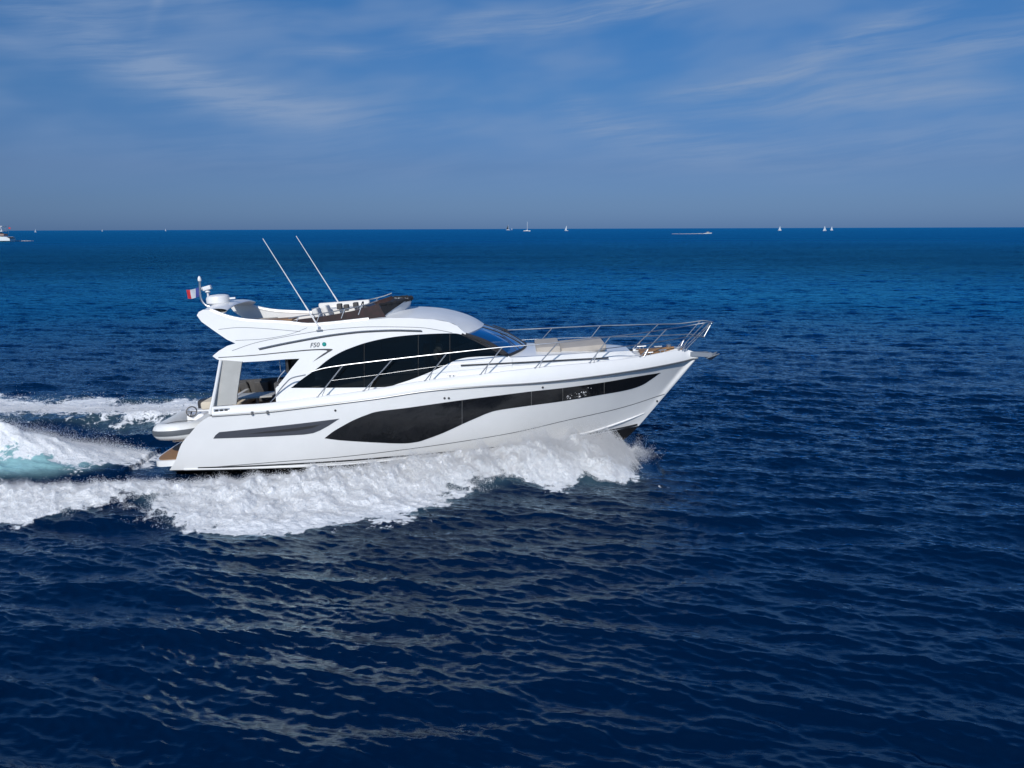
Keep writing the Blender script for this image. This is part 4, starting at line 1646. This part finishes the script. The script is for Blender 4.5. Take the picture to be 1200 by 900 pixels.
def sstep(v, lo, hi):
    t = np.clip((v - lo) / (hi - lo), 0, 1)
    return t * t * (3 - 2 * t)


G = ground_at
# foam belts, as outlines on the water surface
outer = [(752, 566), (720, 572), (690, 573), (650, 573), (600, 574), (560, 580), (525, 594), (490, 604), (450, 606), (410, 611), (370, 622), (330, 629), (290, 632), (250, 630), (205, 622), (165, 606), (145, 598), (105, 606), (60, 614), (0, 616), (-80, 618), (-300, 622)]
innr = [(-300, 583), (-80, 582), (0, 580), (60, 574), (110, 570), (180, 565), (300, 562), (420, 560), (560, 553), (700, 545), (752, 545)]
near_poly = [G(*p) for p in outer] + [G(*p) for p in innr]
far_poly = [G(*p) for p in ((-400, 462), (0, 463), (60, 464), (130, 466), (180, 465), (245, 462), (420, 470), (520, 490), (560, 505), (400, 512), (262, 505), (205, 503), (150, 505), (120, 503), (70, 497), (0, 497), (-400, 497))]
stern_poly = [(-10.1, 1.0), (-10.1, -.9), (-11.5, -1.5), (-13.5, -2.0), (-16, -2.6), (-30, -4.5), (-30, 4.5), (-16, 2.4), (-13, 1.7), (-11.2, 1.3)]


def stern_hump(x, y):
    t = np.clip((-10.0 - x) / 5.5, 0, 1.6)
    yc = -.1
    ridge = np.exp(-((y - yc) / (.75 + .35 * t)) ** 2)
    hh = .95 * sstep(t, .05, .95) * ridge
    tr_ = -.22 * np.exp(-((np.abs(y) - 2.1 - .9 * t) / .55) ** 2) * sstep(-x, 9.5, 11)
    return hh + tr_


# crest of the bow/side wave on the near side (mirrored on the far side)
cx_ = np.array([-30, -20, -16, -13, -10.5, -8, -5, -2.5, 0, 1.5, 2.6, 3.1, 3.5])
cy_ = np.array([-6.8, -5.6, -5.1, -4.9, -4.8, -4.6, -3.8, -2.8, -2.3, -2.0, -1.75, -1.6, -1.6])
chh = np.array([.22, .26, .30, .36, .42, .44, .46, .58, .76, .82, .78, .52, .0])
cww = np.array([.9, .9, .9, 1.0, 1.1, 1.15, 1.0, .85, .8, .8, .8, .5, .3])


def side_wave(x, y, sgn=-1):
    yc = np.interp(x, cx_, cy_)
    hh = np.interp(x, cx_, chh); ww = np.interp(x, cx_, cww)
    yy = y if sgn < 0 else -y
    d = yy - yc
    wi = np.where(d > 0, .50 + .15 * sstep(x, -5, -1), 1.10) * ww
    return hh * np.exp(-(d / wi) ** 2)


def water_extra(x, y):
    """added height of wake, and the foam / aeration masks"""
    hN = side_wave(x, y, -1); hF = side_wave(x, y, 1) * .75
    hS = stern_hump(x, y)
    sN = sdf(x, y, near_poly); sF = sdf(x, y, far_poly); sS = sdf(x, y, stern_poly)
    n1 = fbm(x, y, 1.1, 100, 5); n2 = fbm(x, y, 3.7, 200, 4); n3 = fbm(x * .6, y, .6, 300, 4)
    fN = sstep(sN + .42 * n1 + .20 * n2, -.25, .75)
    fF = sstep(sF * .8 + .55 * n3 + .35 * n1 + .25 * n2, -.3, 1.7) * .80
    # propeller wash: foam over the ridge, clear turquoise on its near face
    face = np.exp(-((y + 1.25 + .10 * (-10 - x)) / .95) ** 2) * sstep(-x, 10.9, 13.8)
    fS = sstep(sS + .25 * n1, -.2, .7) * (1 - .92 * sstep(face + .14 * n1 + .09 * n2, .18, .72))
    fS *= sstep(y + .7 * .0, -3.2, -2.0)
    foam = np.clip(np.maximum(np.maximum(fN, fF), fS), 0, 1)
    aer = np.clip(sstep(sS, -.3, .5) * sstep(-x, 10.5, 12.5) * sstep(-y, -3, 2.2) * .95 * (y < 2.5) + .10 * sstep(sN, -.2, .5) + .10 * sstep(sF, -.3, .5), 0, 1)
    lump = (np.abs(n1) * .08 + .030 * n2)
    extra = hN * (1 + .16 * n1 + .07 * n2) + hF * (1 + .25 * n1) + hS * (1 + .10 * n1)
    extra += lump * np.clip(foam, 0, 1) * np.clip(np.maximum(sN * .9, np.maximum(.35 * (sF > 0), sS * .5)), 0, 1) * .8
    return extra, foam, aer, np.maximum(hN, hS)


def build_sea():
    rs = [5.0]
    while rs[-1] < 30000:
        r = rs[-1]
        if r < 17: d = .055
        elif r < 40: d = .055 + (r - 17) * .0012
        else: d = r * .0043 * (1 if r < 400 else (r / 400) ** .8)
        rs.append(r + d)
    rs = np.array(rs)
    nphi = 1050
    ph = np.concatenate([np.linspace(-R(44), R(44), nphi)])
    Rr, PH = np.meshgrid(rs, ph, indexing='ij')
    x = (Rr * np.sin(PH)).ravel(); y = (Rr * np.cos(PH) - CAMD).ravel(); r = Rr.ravel()
    z, dx, dy = sea_field(x, y, r)
    foam = np.zeros_like(x); aer = np.zeros_like(x)
    m_ = (x > -32) & (x < 8) & (y > -14) & (y < 16)
    ex, fo, ae, hn = water_extra(x[m_], y[m_])
    calm = np.ones(m_.sum())
    # under the hull and right behind the transom the surface is pressed flat
    inside = np.clip(1 - (np.abs(y[m_]) / 2.4) ** 4, 0, 1) * ((x[m_] > -10.5) & (x[m_] < 4))
    z[m_] = z[m_] * (1 - .7 * inside) * (1 - .4 * np.clip(fo, 0, 1)) + ex - .12 * inside
    foam[m_] = fo; aer[m_] = ae
    X = x + dx; Y = y + dy
    n0, n1_ = len(rs), nphi
    vid = np.arange(n0 * n1_).reshape(n0, n1_)
    quads = np.stack([vid[:-1, :-1], vid[:-1, 1:], vid[1:, 1:], vid[1:, :-1]], -1).reshape(-1, 4)
    # outward: normals up
    quads = quads[:, ::-1]
    me = bpy.data.meshes.new('sea')
    nv, nf = n0 * n1_, len(quads)
    me.vertices.add(nv); me.loops.add(nf * 4); me.polygons.add(nf)
    co = np.stack([X, Y, z], -1).astype(np.float32)
    me.vertices.foreach_set('co', co.ravel())
    me.loops.foreach_set('vertex_index', quads.ravel().astype(np.int32))
    me.polygons.foreach_set('loop_start', np.arange(0, nf * 4, 4, dtype=np.int32))
    me.polygons.foreach_set('use_smooth', np.ones(nf, bool))
    me.update(calc_edges=True)
    for nm, arr in (('foam', foam), ('aeration', aer)):
        at_ = me.attributes.new(nm, 'FLOAT', 'POINT')
        at_.data.foreach_set('value', arr.astype(np.float32))
    o = bpy.data.objects.new('water', me)
    COL.objects.link(o)
    # flip check
    if me.polygons[0].normal.z < 0: me.flip_normals()
    print('sea verts', nv)
    return o


def sea_material():
    m = bpy.data.materials.new('sea_water')
    m.use_nodes = True
    nt = m.node_tree
    nt.nodes.clear()
    nb = NB(nt)
    geo = nb.n('ShaderNodeNewGeometry')
    pos = geo.outputs['Position']
    sp = nb.n('ShaderNodeSeparateXYZ'); nt.links.new(pos, sp.inputs[0])
    X, Y = sp.outputs[0], sp.outputs[1]
    fo = nb.n('ShaderNodeAttribute', attribute_name='foam').outputs['Fac']
    ae = nb.n('ShaderNodeAttribute', attribute_name='aeration').outputs['Fac']
    # distance from the point below the camera; sets ripple size and reflection tint
    cd = nb.m('SQRT', nb.m('ADD', nb.m('MULTIPLY', X, X), nb.m('MULTIPLY', nb.m('ADD', Y, CAMD), nb.m('ADD', Y, CAMD))))
    rip = nb.noise(nb.vec(nb.m('ADD', nb.m('MULTIPLY', X, 2.4), nb.m('MULTIPLY', Y, .7)), nb.m('MULTIPLY', Y, 7.5)), 1.0, 6, .62, .25)
    rip2 = nb.noise(nb.vec(nb.m('ADD', nb.m('MULTIPLY', X, .5), nb.m('MULTIPLY', Y, .15)), nb.m('MULTIPLY', Y, .95)), 1.0, 6, .68, .2)
    rip3 = nb.noise(nb.vec(nb.m('MULTIPLY', X, .05), nb.m('MULTIPLY', Y, .09)), 1.0, 7, .72)
    b1 = nb.n('ShaderNodeBump'); b1.inputs['Distance'].default_value = .055
    nt.links.new(nb.m('MULTIPLY', nb.smooth(cd, 60, 160, .75, 0.0), nb.smooth(cd, 11, 34, .26, 1.0)), b1.inputs['Strength']); nt.links.new(rip, b1.inputs['Height'])
    b2 = nb.n('ShaderNodeBump'); b2.inputs['Distance'].default_value = .48
    nt.links.new(nb.m('MULTIPLY', nb.smooth(cd, 60, 200, .0, 1.0), nb.smooth(cd, 180, 600, 1.0, .12)), b2.inputs['Strength']); nt.links.new(rip2, b2.inputs['Height'])
    nt.links.new(b1.outputs[0], b2.inputs['Normal'])
    b3 = nb.n('ShaderNodeBump'); b3.inputs['Distance'].default_value = 1.2
    nt.links.new(nb.smooth(cd, 90, 420, .0, .5), b3.inputs['Strength']); nt.links.new(rip3, b3.inputs['Height'])
    nt.links.new(b2.outputs[0], b3.inputs['Normal'])
    nrm = b3.outputs[0]
    deep = (.0001, .0066, .027, 1)
    cat = (.0001, .0095, .036, 1)
    patch = nb.noise(nb.vec(nb.m('MULTIPLY', X, .02), nb.m('MULTIPLY', Y, .03)), 1.0, 3)
    wc = nb.mix(patch, deep, cat)
    turq = nb.noise(nb.vec(nb.m('MULTIPLY', X, 1.2), nb.m('MULTIPLY', Y, 1.2)), 1.0, 5, .65)
    wc = nb.mix(nb.m('MULTIPLY', ae, nb.smooth(turq, .2, .7, .55, 1.0)), wc, (.33, .60, .62, 1))
    dif = nb.n('ShaderNodeBsdfDiffuse')
    nt.links.new(wc, dif.inputs[0]); nt.links.new(nrm, dif.inputs['Normal'])
    gls = nb.n('ShaderNodeBsdfGlossy')
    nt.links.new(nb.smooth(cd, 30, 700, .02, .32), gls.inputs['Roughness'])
    streak = nb.noise(nb.vec(nb.m('MULTIPLY', X, .012), nb.m('MULTIPLY', Y, .045)), 1.0, 9, .74)   # cat's paws and slicks, painted into the reflection tint
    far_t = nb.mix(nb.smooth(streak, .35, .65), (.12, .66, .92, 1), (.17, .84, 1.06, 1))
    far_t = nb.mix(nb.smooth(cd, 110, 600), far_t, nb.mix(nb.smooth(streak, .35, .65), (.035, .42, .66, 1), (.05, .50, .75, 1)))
    nt.links.new(nb.mix(nb.smooth(cd, 34, 85), (.74, .93, 1.03, 1), far_t), gls.inputs[0])  # reflected sky painted bluer and darker with distance
    nt.links.new(nrm, gls.inputs['Normal'])
    frn = nb.n('ShaderNodeFresnel'); frn.inputs[0].default_value = 1.34
    nt.links.new(nrm, frn.inputs['Normal'])
    p = nb.n('ShaderNodeMixShader')
    nt.links.new(frn.outputs[0], p.inputs[0]); nt.links.new(dif.outputs[0], p.inputs[1]); nt.links.new(gls.outputs[0], p.inputs[2])
    # foam
    fp_ = nb.n('ShaderNodeBsdfPrincipled')
    fn = nb.noise(pos, 9.0, 7, .68, .4)
    fn2 = nb.noise(nb.vec(X, nb.m('MULTIPLY', Y, 1.4)), 2.6, 7, .66, .9)
    vor = nb.n('ShaderNodeTexVoronoi', feature='DISTANCE_TO_EDGE'); vor.inputs['Scale'].default_value = 2.6
    wv = nb.n('ShaderNodeVectorMath', operation='ADD')
    nz = nb.n('ShaderNodeTexNoise'); nz.inputs['Scale'].default_value = 2.2; nz.inputs['Detail'].default_value = 4
    nt.links.new(pos, nz.inputs['Vector'])
    nt.links.new(pos, wv.inputs[0]); nt.links.new(nz.outputs['Color'], wv.inputs[1])
    nt.links.new(wv.outputs[0], vor.inputs['Vector'])
    lace = nb.smooth(vor.outputs['Distance'], 0.0, .28, 1.0, 0.0)
    fac = nb.m('ADD', nb.m('MULTIPLY', fo, 1.55), nb.m('MULTIPLY', nb.m('SUBTRACT', fn2, .5), 2.2))
    fac = nb.m('ADD', fac, nb.m('MULTIPLY', nb.m('SUBTRACT', lace, .5), .45))
    fac = nb.m('ADD', fac, nb.m('MULTIPLY', nb.m('SUBTRACT', fn, .5), .9))
    fac = nb.m('MULTIPLY', nb.smooth(fac, .48, 1.02), nb.smooth(fo, .0, .12))
    fc = nb.mix(nb.smooth(fn, .3, .65), (.70, .74, .77, 1), (.90, .91, .92, 1))
    nt.links.new(fc, fp_.inputs['Base Color'])
    fp_.inputs['Roughness'].default_value = .75
    fb_ = nb.n('ShaderNodeBump'); fb_.inputs['Strength'].default_value = .6; fb_.inputs['Distance'].default_value = .10
    nt.links.new(nb.m('ADD', fn, fn2), fb_.inputs['Height'])
    nt.links.new(fb_.outputs[0], fp_.inputs['Normal'])
    mx = nb.n('ShaderNodeMixShader')
    nt.links.new(fac, mx.inputs[0]); nt.links.new(p.outputs[0], mx.inputs[1]); nt.links.new(fp_.outputs[0], mx.inputs[2])
    o = nb.n('ShaderNodeOutputMaterial'); nt.links.new(mx.outputs[0], o.inputs[0])
    return m


sea = build_sea()
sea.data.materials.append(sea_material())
tag(sea, kind='structure')

# ------------------------------------------------------------------ spray: droplets thrown up along the wave, in their thousands
def spray_material():
    m = bpy.data.materials.new('spray')
    m.use_nodes = True
    nt = m.node_tree
    nt.nodes.clear()
    nb = NB(nt)
    d = nb.n('ShaderNodeBsdfDiffuse'); d.inputs[0].default_value = (.98, .98, .98, 1)
    t = nb.n('ShaderNodeBsdfTranslucent'); t.inputs[0].default_value = (.99, .99, .99, 1)
    mx = nb.n('ShaderNodeMixShader'); mx.inputs[0].default_value = .45
    nt.links.new(d.outputs[0], mx.inputs[1]); nt.links.new(t.outputs[0], mx.inputs[2])
    o = nb.n('ShaderNodeOutputMaterial'); nt.links.new(mx.outputs[0], o.inputs[0])
    return m


def droplets(name, P, S, m, label, cat):
    n = len(P)
    # tetrahedra with random turns
    base = np.array([(1, 1, 1), (1, -1, -1), (-1, 1, -1), (-1, -1, 1)], float) / 1.5
    q = RNG.normal(size=(n, 4)); q /= np.linalg.norm(q, axis=1)[:, None]
    a, b_, c, d = q.T
    Rm = np.stack([np.stack([1 - 2 * (c * c + d * d), 2 * (b_ * c - a * d), 2 * (b_ * d + a * c)], -1),
                   np.stack([2 * (b_ * c + a * d), 1 - 2 * (b_ * b_ + d * d), 2 * (c * d - a * b_)], -1),
                   np.stack([2 * (b_ * d - a * c), 2 * (c * d + a * b_), 1 - 2 * (b_ * b_ + c * c)], -1)], 1)
    V = np.einsum('nij,kj->nki', Rm, base) * S[:, None, None] + P[:, None, :]
    tri = np.array([(0, 1, 2), (0, 3, 1), (0, 2, 3), (1, 3, 2)])
    Fc = (np.arange(n)[:, None, None] * 4 + tri[None]).reshape(-1)
    me = bpy.data.meshes.new(name)
    me.vertices.add(n * 4); me.loops.add(n * 12); me.polygons.add(n * 4)
    me.vertices.foreach_set('co', V.astype(np.float32).ravel())
    me.loops.foreach_set('vertex_index', Fc.astype(np.int32))
    me.polygons.foreach_set('loop_start', np.arange(0, n * 12, 3, dtype=np.int32))
    me.update(calc_edges=True)
    o = bpy.data.objects.new(name, me)
    COL.objects.link(o)
    me.materials.append(m)
    tag(o, label, cat, kind='stuff')
    return o


def surf(x, y):
    z, dx, dy = sea_field(x, y, np.hypot(x, y + CAMD))
    ex, fo, ae, hn = water_extra(x, y)
    return z * .5 + ex, fo


sm = spray_material()
# near-side: along the crest; more and higher towards the bow
n = 520000
x = RNG.choice([0, 1], size=n, p=[.36, .64])
xx = np.where(x == 1, 3.15 + .22 * RNG.normal(size=n) - np.minimum(RNG.exponential(3.0, n), 3.5 + 9 * RNG.random(n)), 3.0 - 22 * RNG.random(n))
yc = np.interp(xx, cx_, cy_); hh = np.interp(xx, cx_, chh); ww = np.interp(xx, cx_, cww)
yy = yc + RNG.normal(size=n) * ww * .72 - .15 * ww
clump = fbm(xx * 1.0, yy * .8, 1.3, 900, 4, .5)
clump2 = fbm(xx, yy, 5.0, 950, 3, .6)
zz, fo = surf(xx, yy)
bowf = sstep(xx, -4.2, 1.6)
lift = RNG.exponential(1.0, n) * (.045 + .10 * bowf) * np.clip(1 + .6 * clump + .2 * clump2, .1, 2.6)
P = np.stack([xx - lift * .6, yy - lift * .25, zz + lift], -1)
keep = (fo > .05) & (lift < .20 + .55 * bowf)
keep &= np.abs(P[:, 1]) > np.array([1.0]) * 1.0
keep &= ~((P[:, 1] > -1.95) & (xx < 0.5))
S = RNG.lognormal(math.log(.0052), .30, n) * (1.0 - .2 * bowf)
droplets('bow_spray', P[keep], S[keep], sm, 'white spray thrown up along the near side of the speeding yacht', 'spray')
# fine froth over the whole near-side belt
n = 260000
xx = 3.2 - 21 * RNG.random(n)
yc = np.interp(xx, cx_, cy_)
yy = yc + (RNG.random(n) - .55) * 4.4
k = sdf(xx, yy, near_poly) > -.25
xx, yy = xx[k], yy[k]
zz, fo = surf(xx, yy)
n = len(xx)
cl_ = fbm(xx, yy, 3.0, 970, 4, .6)
lift = RNG.exponential(1.0, n) * .030 * np.clip(1 + .7 * cl_, .1, 2.6)
k = (fo > .25) & (RNG.random(n) < .35 + .65 * fo) & ~((yy > -1.95) & (xx < .5))
P = np.stack([xx, yy, zz + lift], -1)[k]
S = RNG.lognormal(math.log(.0054), .25, n)[k]
droplets('froth', P, S, sm, 'fine white froth covering the near-side wave beside the yacht', 'froth')
# bow wings of mist on both sides of the stem
n = 240000
t = RNG.random(n)
sgn = np.where(RNG.random(n) < .8, -1, 1)
xx = 3.35 - 3.6 * t + RNG.normal(size=n) * .28
out_ = .35 + 2.4 * RNG.random(n) ** .8 * (.35 + .65 * np.clip(t * 2.2, 0, 1))
yy = sgn * out_
arc = .95 * np.sin(np.clip(out_ / 2.9, 0, 1) * math.pi) ** .7 * (.55 + .45 * np.clip(t * 2, 0, 1))
clump = fbm(xx, yy, 2.2, 1200, 5, .65)
zz = arc * np.clip(.75 + .3 * clump, .1, 1.5) * RNG.random(n) ** .6 + .03
P = np.stack([xx, yy, zz], -1)
S = RNG.lognormal(math.log(.0045), .3, n)
droplets('bow_mist', P, S, sm, 'fine spray fanning out from the stem under the dark forefoot', 'spray')
# flecks of water thrown over the forward hull windows
n = 30
P = []
for i in range(n):
    px_, py_ = 662 + 40 * RNG.random(), 0
    px_ = 662 + 36 * RNG.beta(1.3, 2.2)
    py_ = 467.5 - (px_ - 662) * .17 - 9 * RNG.random() ** 2.2
    x, z = on(px_, py_, HB)
    P.append(to_world((x, -HB(x, z) - .03, z)))
droplets('splash', np.array([tuple(p) for p in P]), RNG.lognormal(math.log(.010), .6, n), sm, 'small white flecks of water on the forward hull windows', 'splash')
# stern wash
n = 70000
t = RNG.random(n)
xx = -10.6 - 7.5 * t ** .9
yy = RNG.normal(size=n) * (.7 + .3 * t) + .25
zz, fo = surf(xx, yy)
clump = fbm(xx, yy, 2.0, 1300, 5, .6)
lift = RNG.exponential(1.0, n) * .07 * np.clip(1 + .7 * clump, .05, 2.2)
P = np.stack([xx, yy, zz + lift], -1)
k = (fo > .35)
S = RNG.lognormal(math.log(.005), .3, n)
droplets('stern_spray', P[k], S[k], sm, 'white churned spray over the propeller wash behind the yacht', 'spray')
# far side wake
n = 60000
xx = -8 - 14 * RNG.random(n)
pts_f = np.interp(-xx, [5, 10, 16, 26], [4.2, 5.0, 6.0, 8.0])
yy = pts_f + RNG.normal(size=n) * 1.3
zz, fo = surf(xx, yy)
clump = fbm(xx, yy, 1.5, 1400, 5, .6)
lift = RNG.exponential(1.0, n) * .06 * np.clip(1 + .9 * clump, .05, 3)
k = (fo > .45)
P = np.stack([xx, yy, zz + lift], -1)
S = RNG.lognormal(math.log(.008), .3, n)
droplets('wake_spray', P[k], S[k], sm, 'white foam and spray in the far-side wake beyond the stern', 'spray')

# wakes of the distant boats: thin low foam strips lying on the water
for (px0, px1, dist, wid, lab) in ((787, 826, 1050, 1.6, 'thin white wake line behind the distant motorboat'), (14, 38, 628, 1.2, 'short white wake behind the cruiser at the left edge')):
    a = Vector(far_spot(px0, dist)); c = Vector(far_spot(px1, dist))
    n = 6000
    t = RNG.random(n)
    P = np.stack([a.x + (c.x - a.x) * t, a.y + (c.y - a.y) * t + RNG.normal(size=n) * wid, .15 + .5 * RNG.random(n) * (t if px1 > 100 else 1 - t)], -1)
    droplets('distant_wake', P, np.full(n, .12 if dist < 700 else .16), sm, lab, 'wake')

# ------------------------------------------------------------------ parts that come in a near and a far piece become two objects
def split_sides(o):
    me = o.data
    n = len(me.vertices)
    co = np.empty(n * 3); me.vertices.foreach_get('co', co); y = co.reshape(-1, 3)[:, 1]
    if n == 0 or y.min() > -.02 or y.max() < .02: return None
    for e in me.edges:
        a, c = e.vertices
        if y[a] * y[c] <= 0: return None
    if np.abs(y).min() < .02: return None
    kids = [k for k in o.children]
    new = o.copy(); new.data = me.copy(); COL.objects.link(new)
    for ob, keep_neg in ((o, True), (new, False)):
        bm = bmesh.new(); bm.from_mesh(ob.data)
        bmesh.ops.delete(bm, geom=[v_ for v_ in bm.verts if (v_.co.y < 0) != keep_neg], context='VERTS')
        bm.to_mesh(ob.data); bm.free()
    return new


bpy.context.view_layer.update()
done = {}
for o in [q for q in bpy.data.objects if q.type == 'MESH' and q.parent == boat]:
    if o.name.split('.')[0] in ('hull',): continue
    nn = split_sides(o)
    if nn: done[o] = nn
for o, nn in done.items():
    for k in list(o.children):
        k2 = split_sides(k)
        if k2: k2.parent = nn


def split_loose(o):
    bm = bmesh.new(); bm.from_mesh(o.data)
    seen = {}
    comps = []
    for v0 in bm.verts:
        if v0 in seen: continue
        st_ = [v0]; seen[v0] = len(comps); comp = []
        while st_:
            v_ = st_.pop(); comp.append(v_.index)
            for e in v_.link_edges:
                w2 = e.other_vert(v_)
                if w2 not in seen: seen[w2] = len(comps); st_.append(w2)
        comps.append(set(comp))
    bm.free()
    for i, comp in enumerate(comps[1:]):
        new = o.copy(); new.data = o.data.copy(); COL.objects.link(new)
        bm = bmesh.new(); bm.from_mesh(new.data); bm.verts.ensure_lookup_table()
        bmesh.ops.delete(bm, geom=[v_ for v_ in bm.verts if v_.index not in comp], context='VERTS')
        bm.to_mesh(new.data); bm.free()
    bm = bmesh.new(); bm.from_mesh(o.data)
    bmesh.ops.delete(bm, geom=[v_ for v_ in bm.verts if v_.index not in comps[0]], context='VERTS')
    bm.to_mesh(o.data); bm.free()


for o in [q for q in bpy.data.objects if q.type == 'MESH' and q.name.split('.')[0] in
          ('hardtop_leg', 'windscreen_pillar', 'mooring_fairlead_gap', 'dinghy_chock', 'through_hull_fitting', 'transom_step', 'window_mullion', 'mid_rail', 'cushion_roll', 'throw_cushion')]:
    split_loose(o)
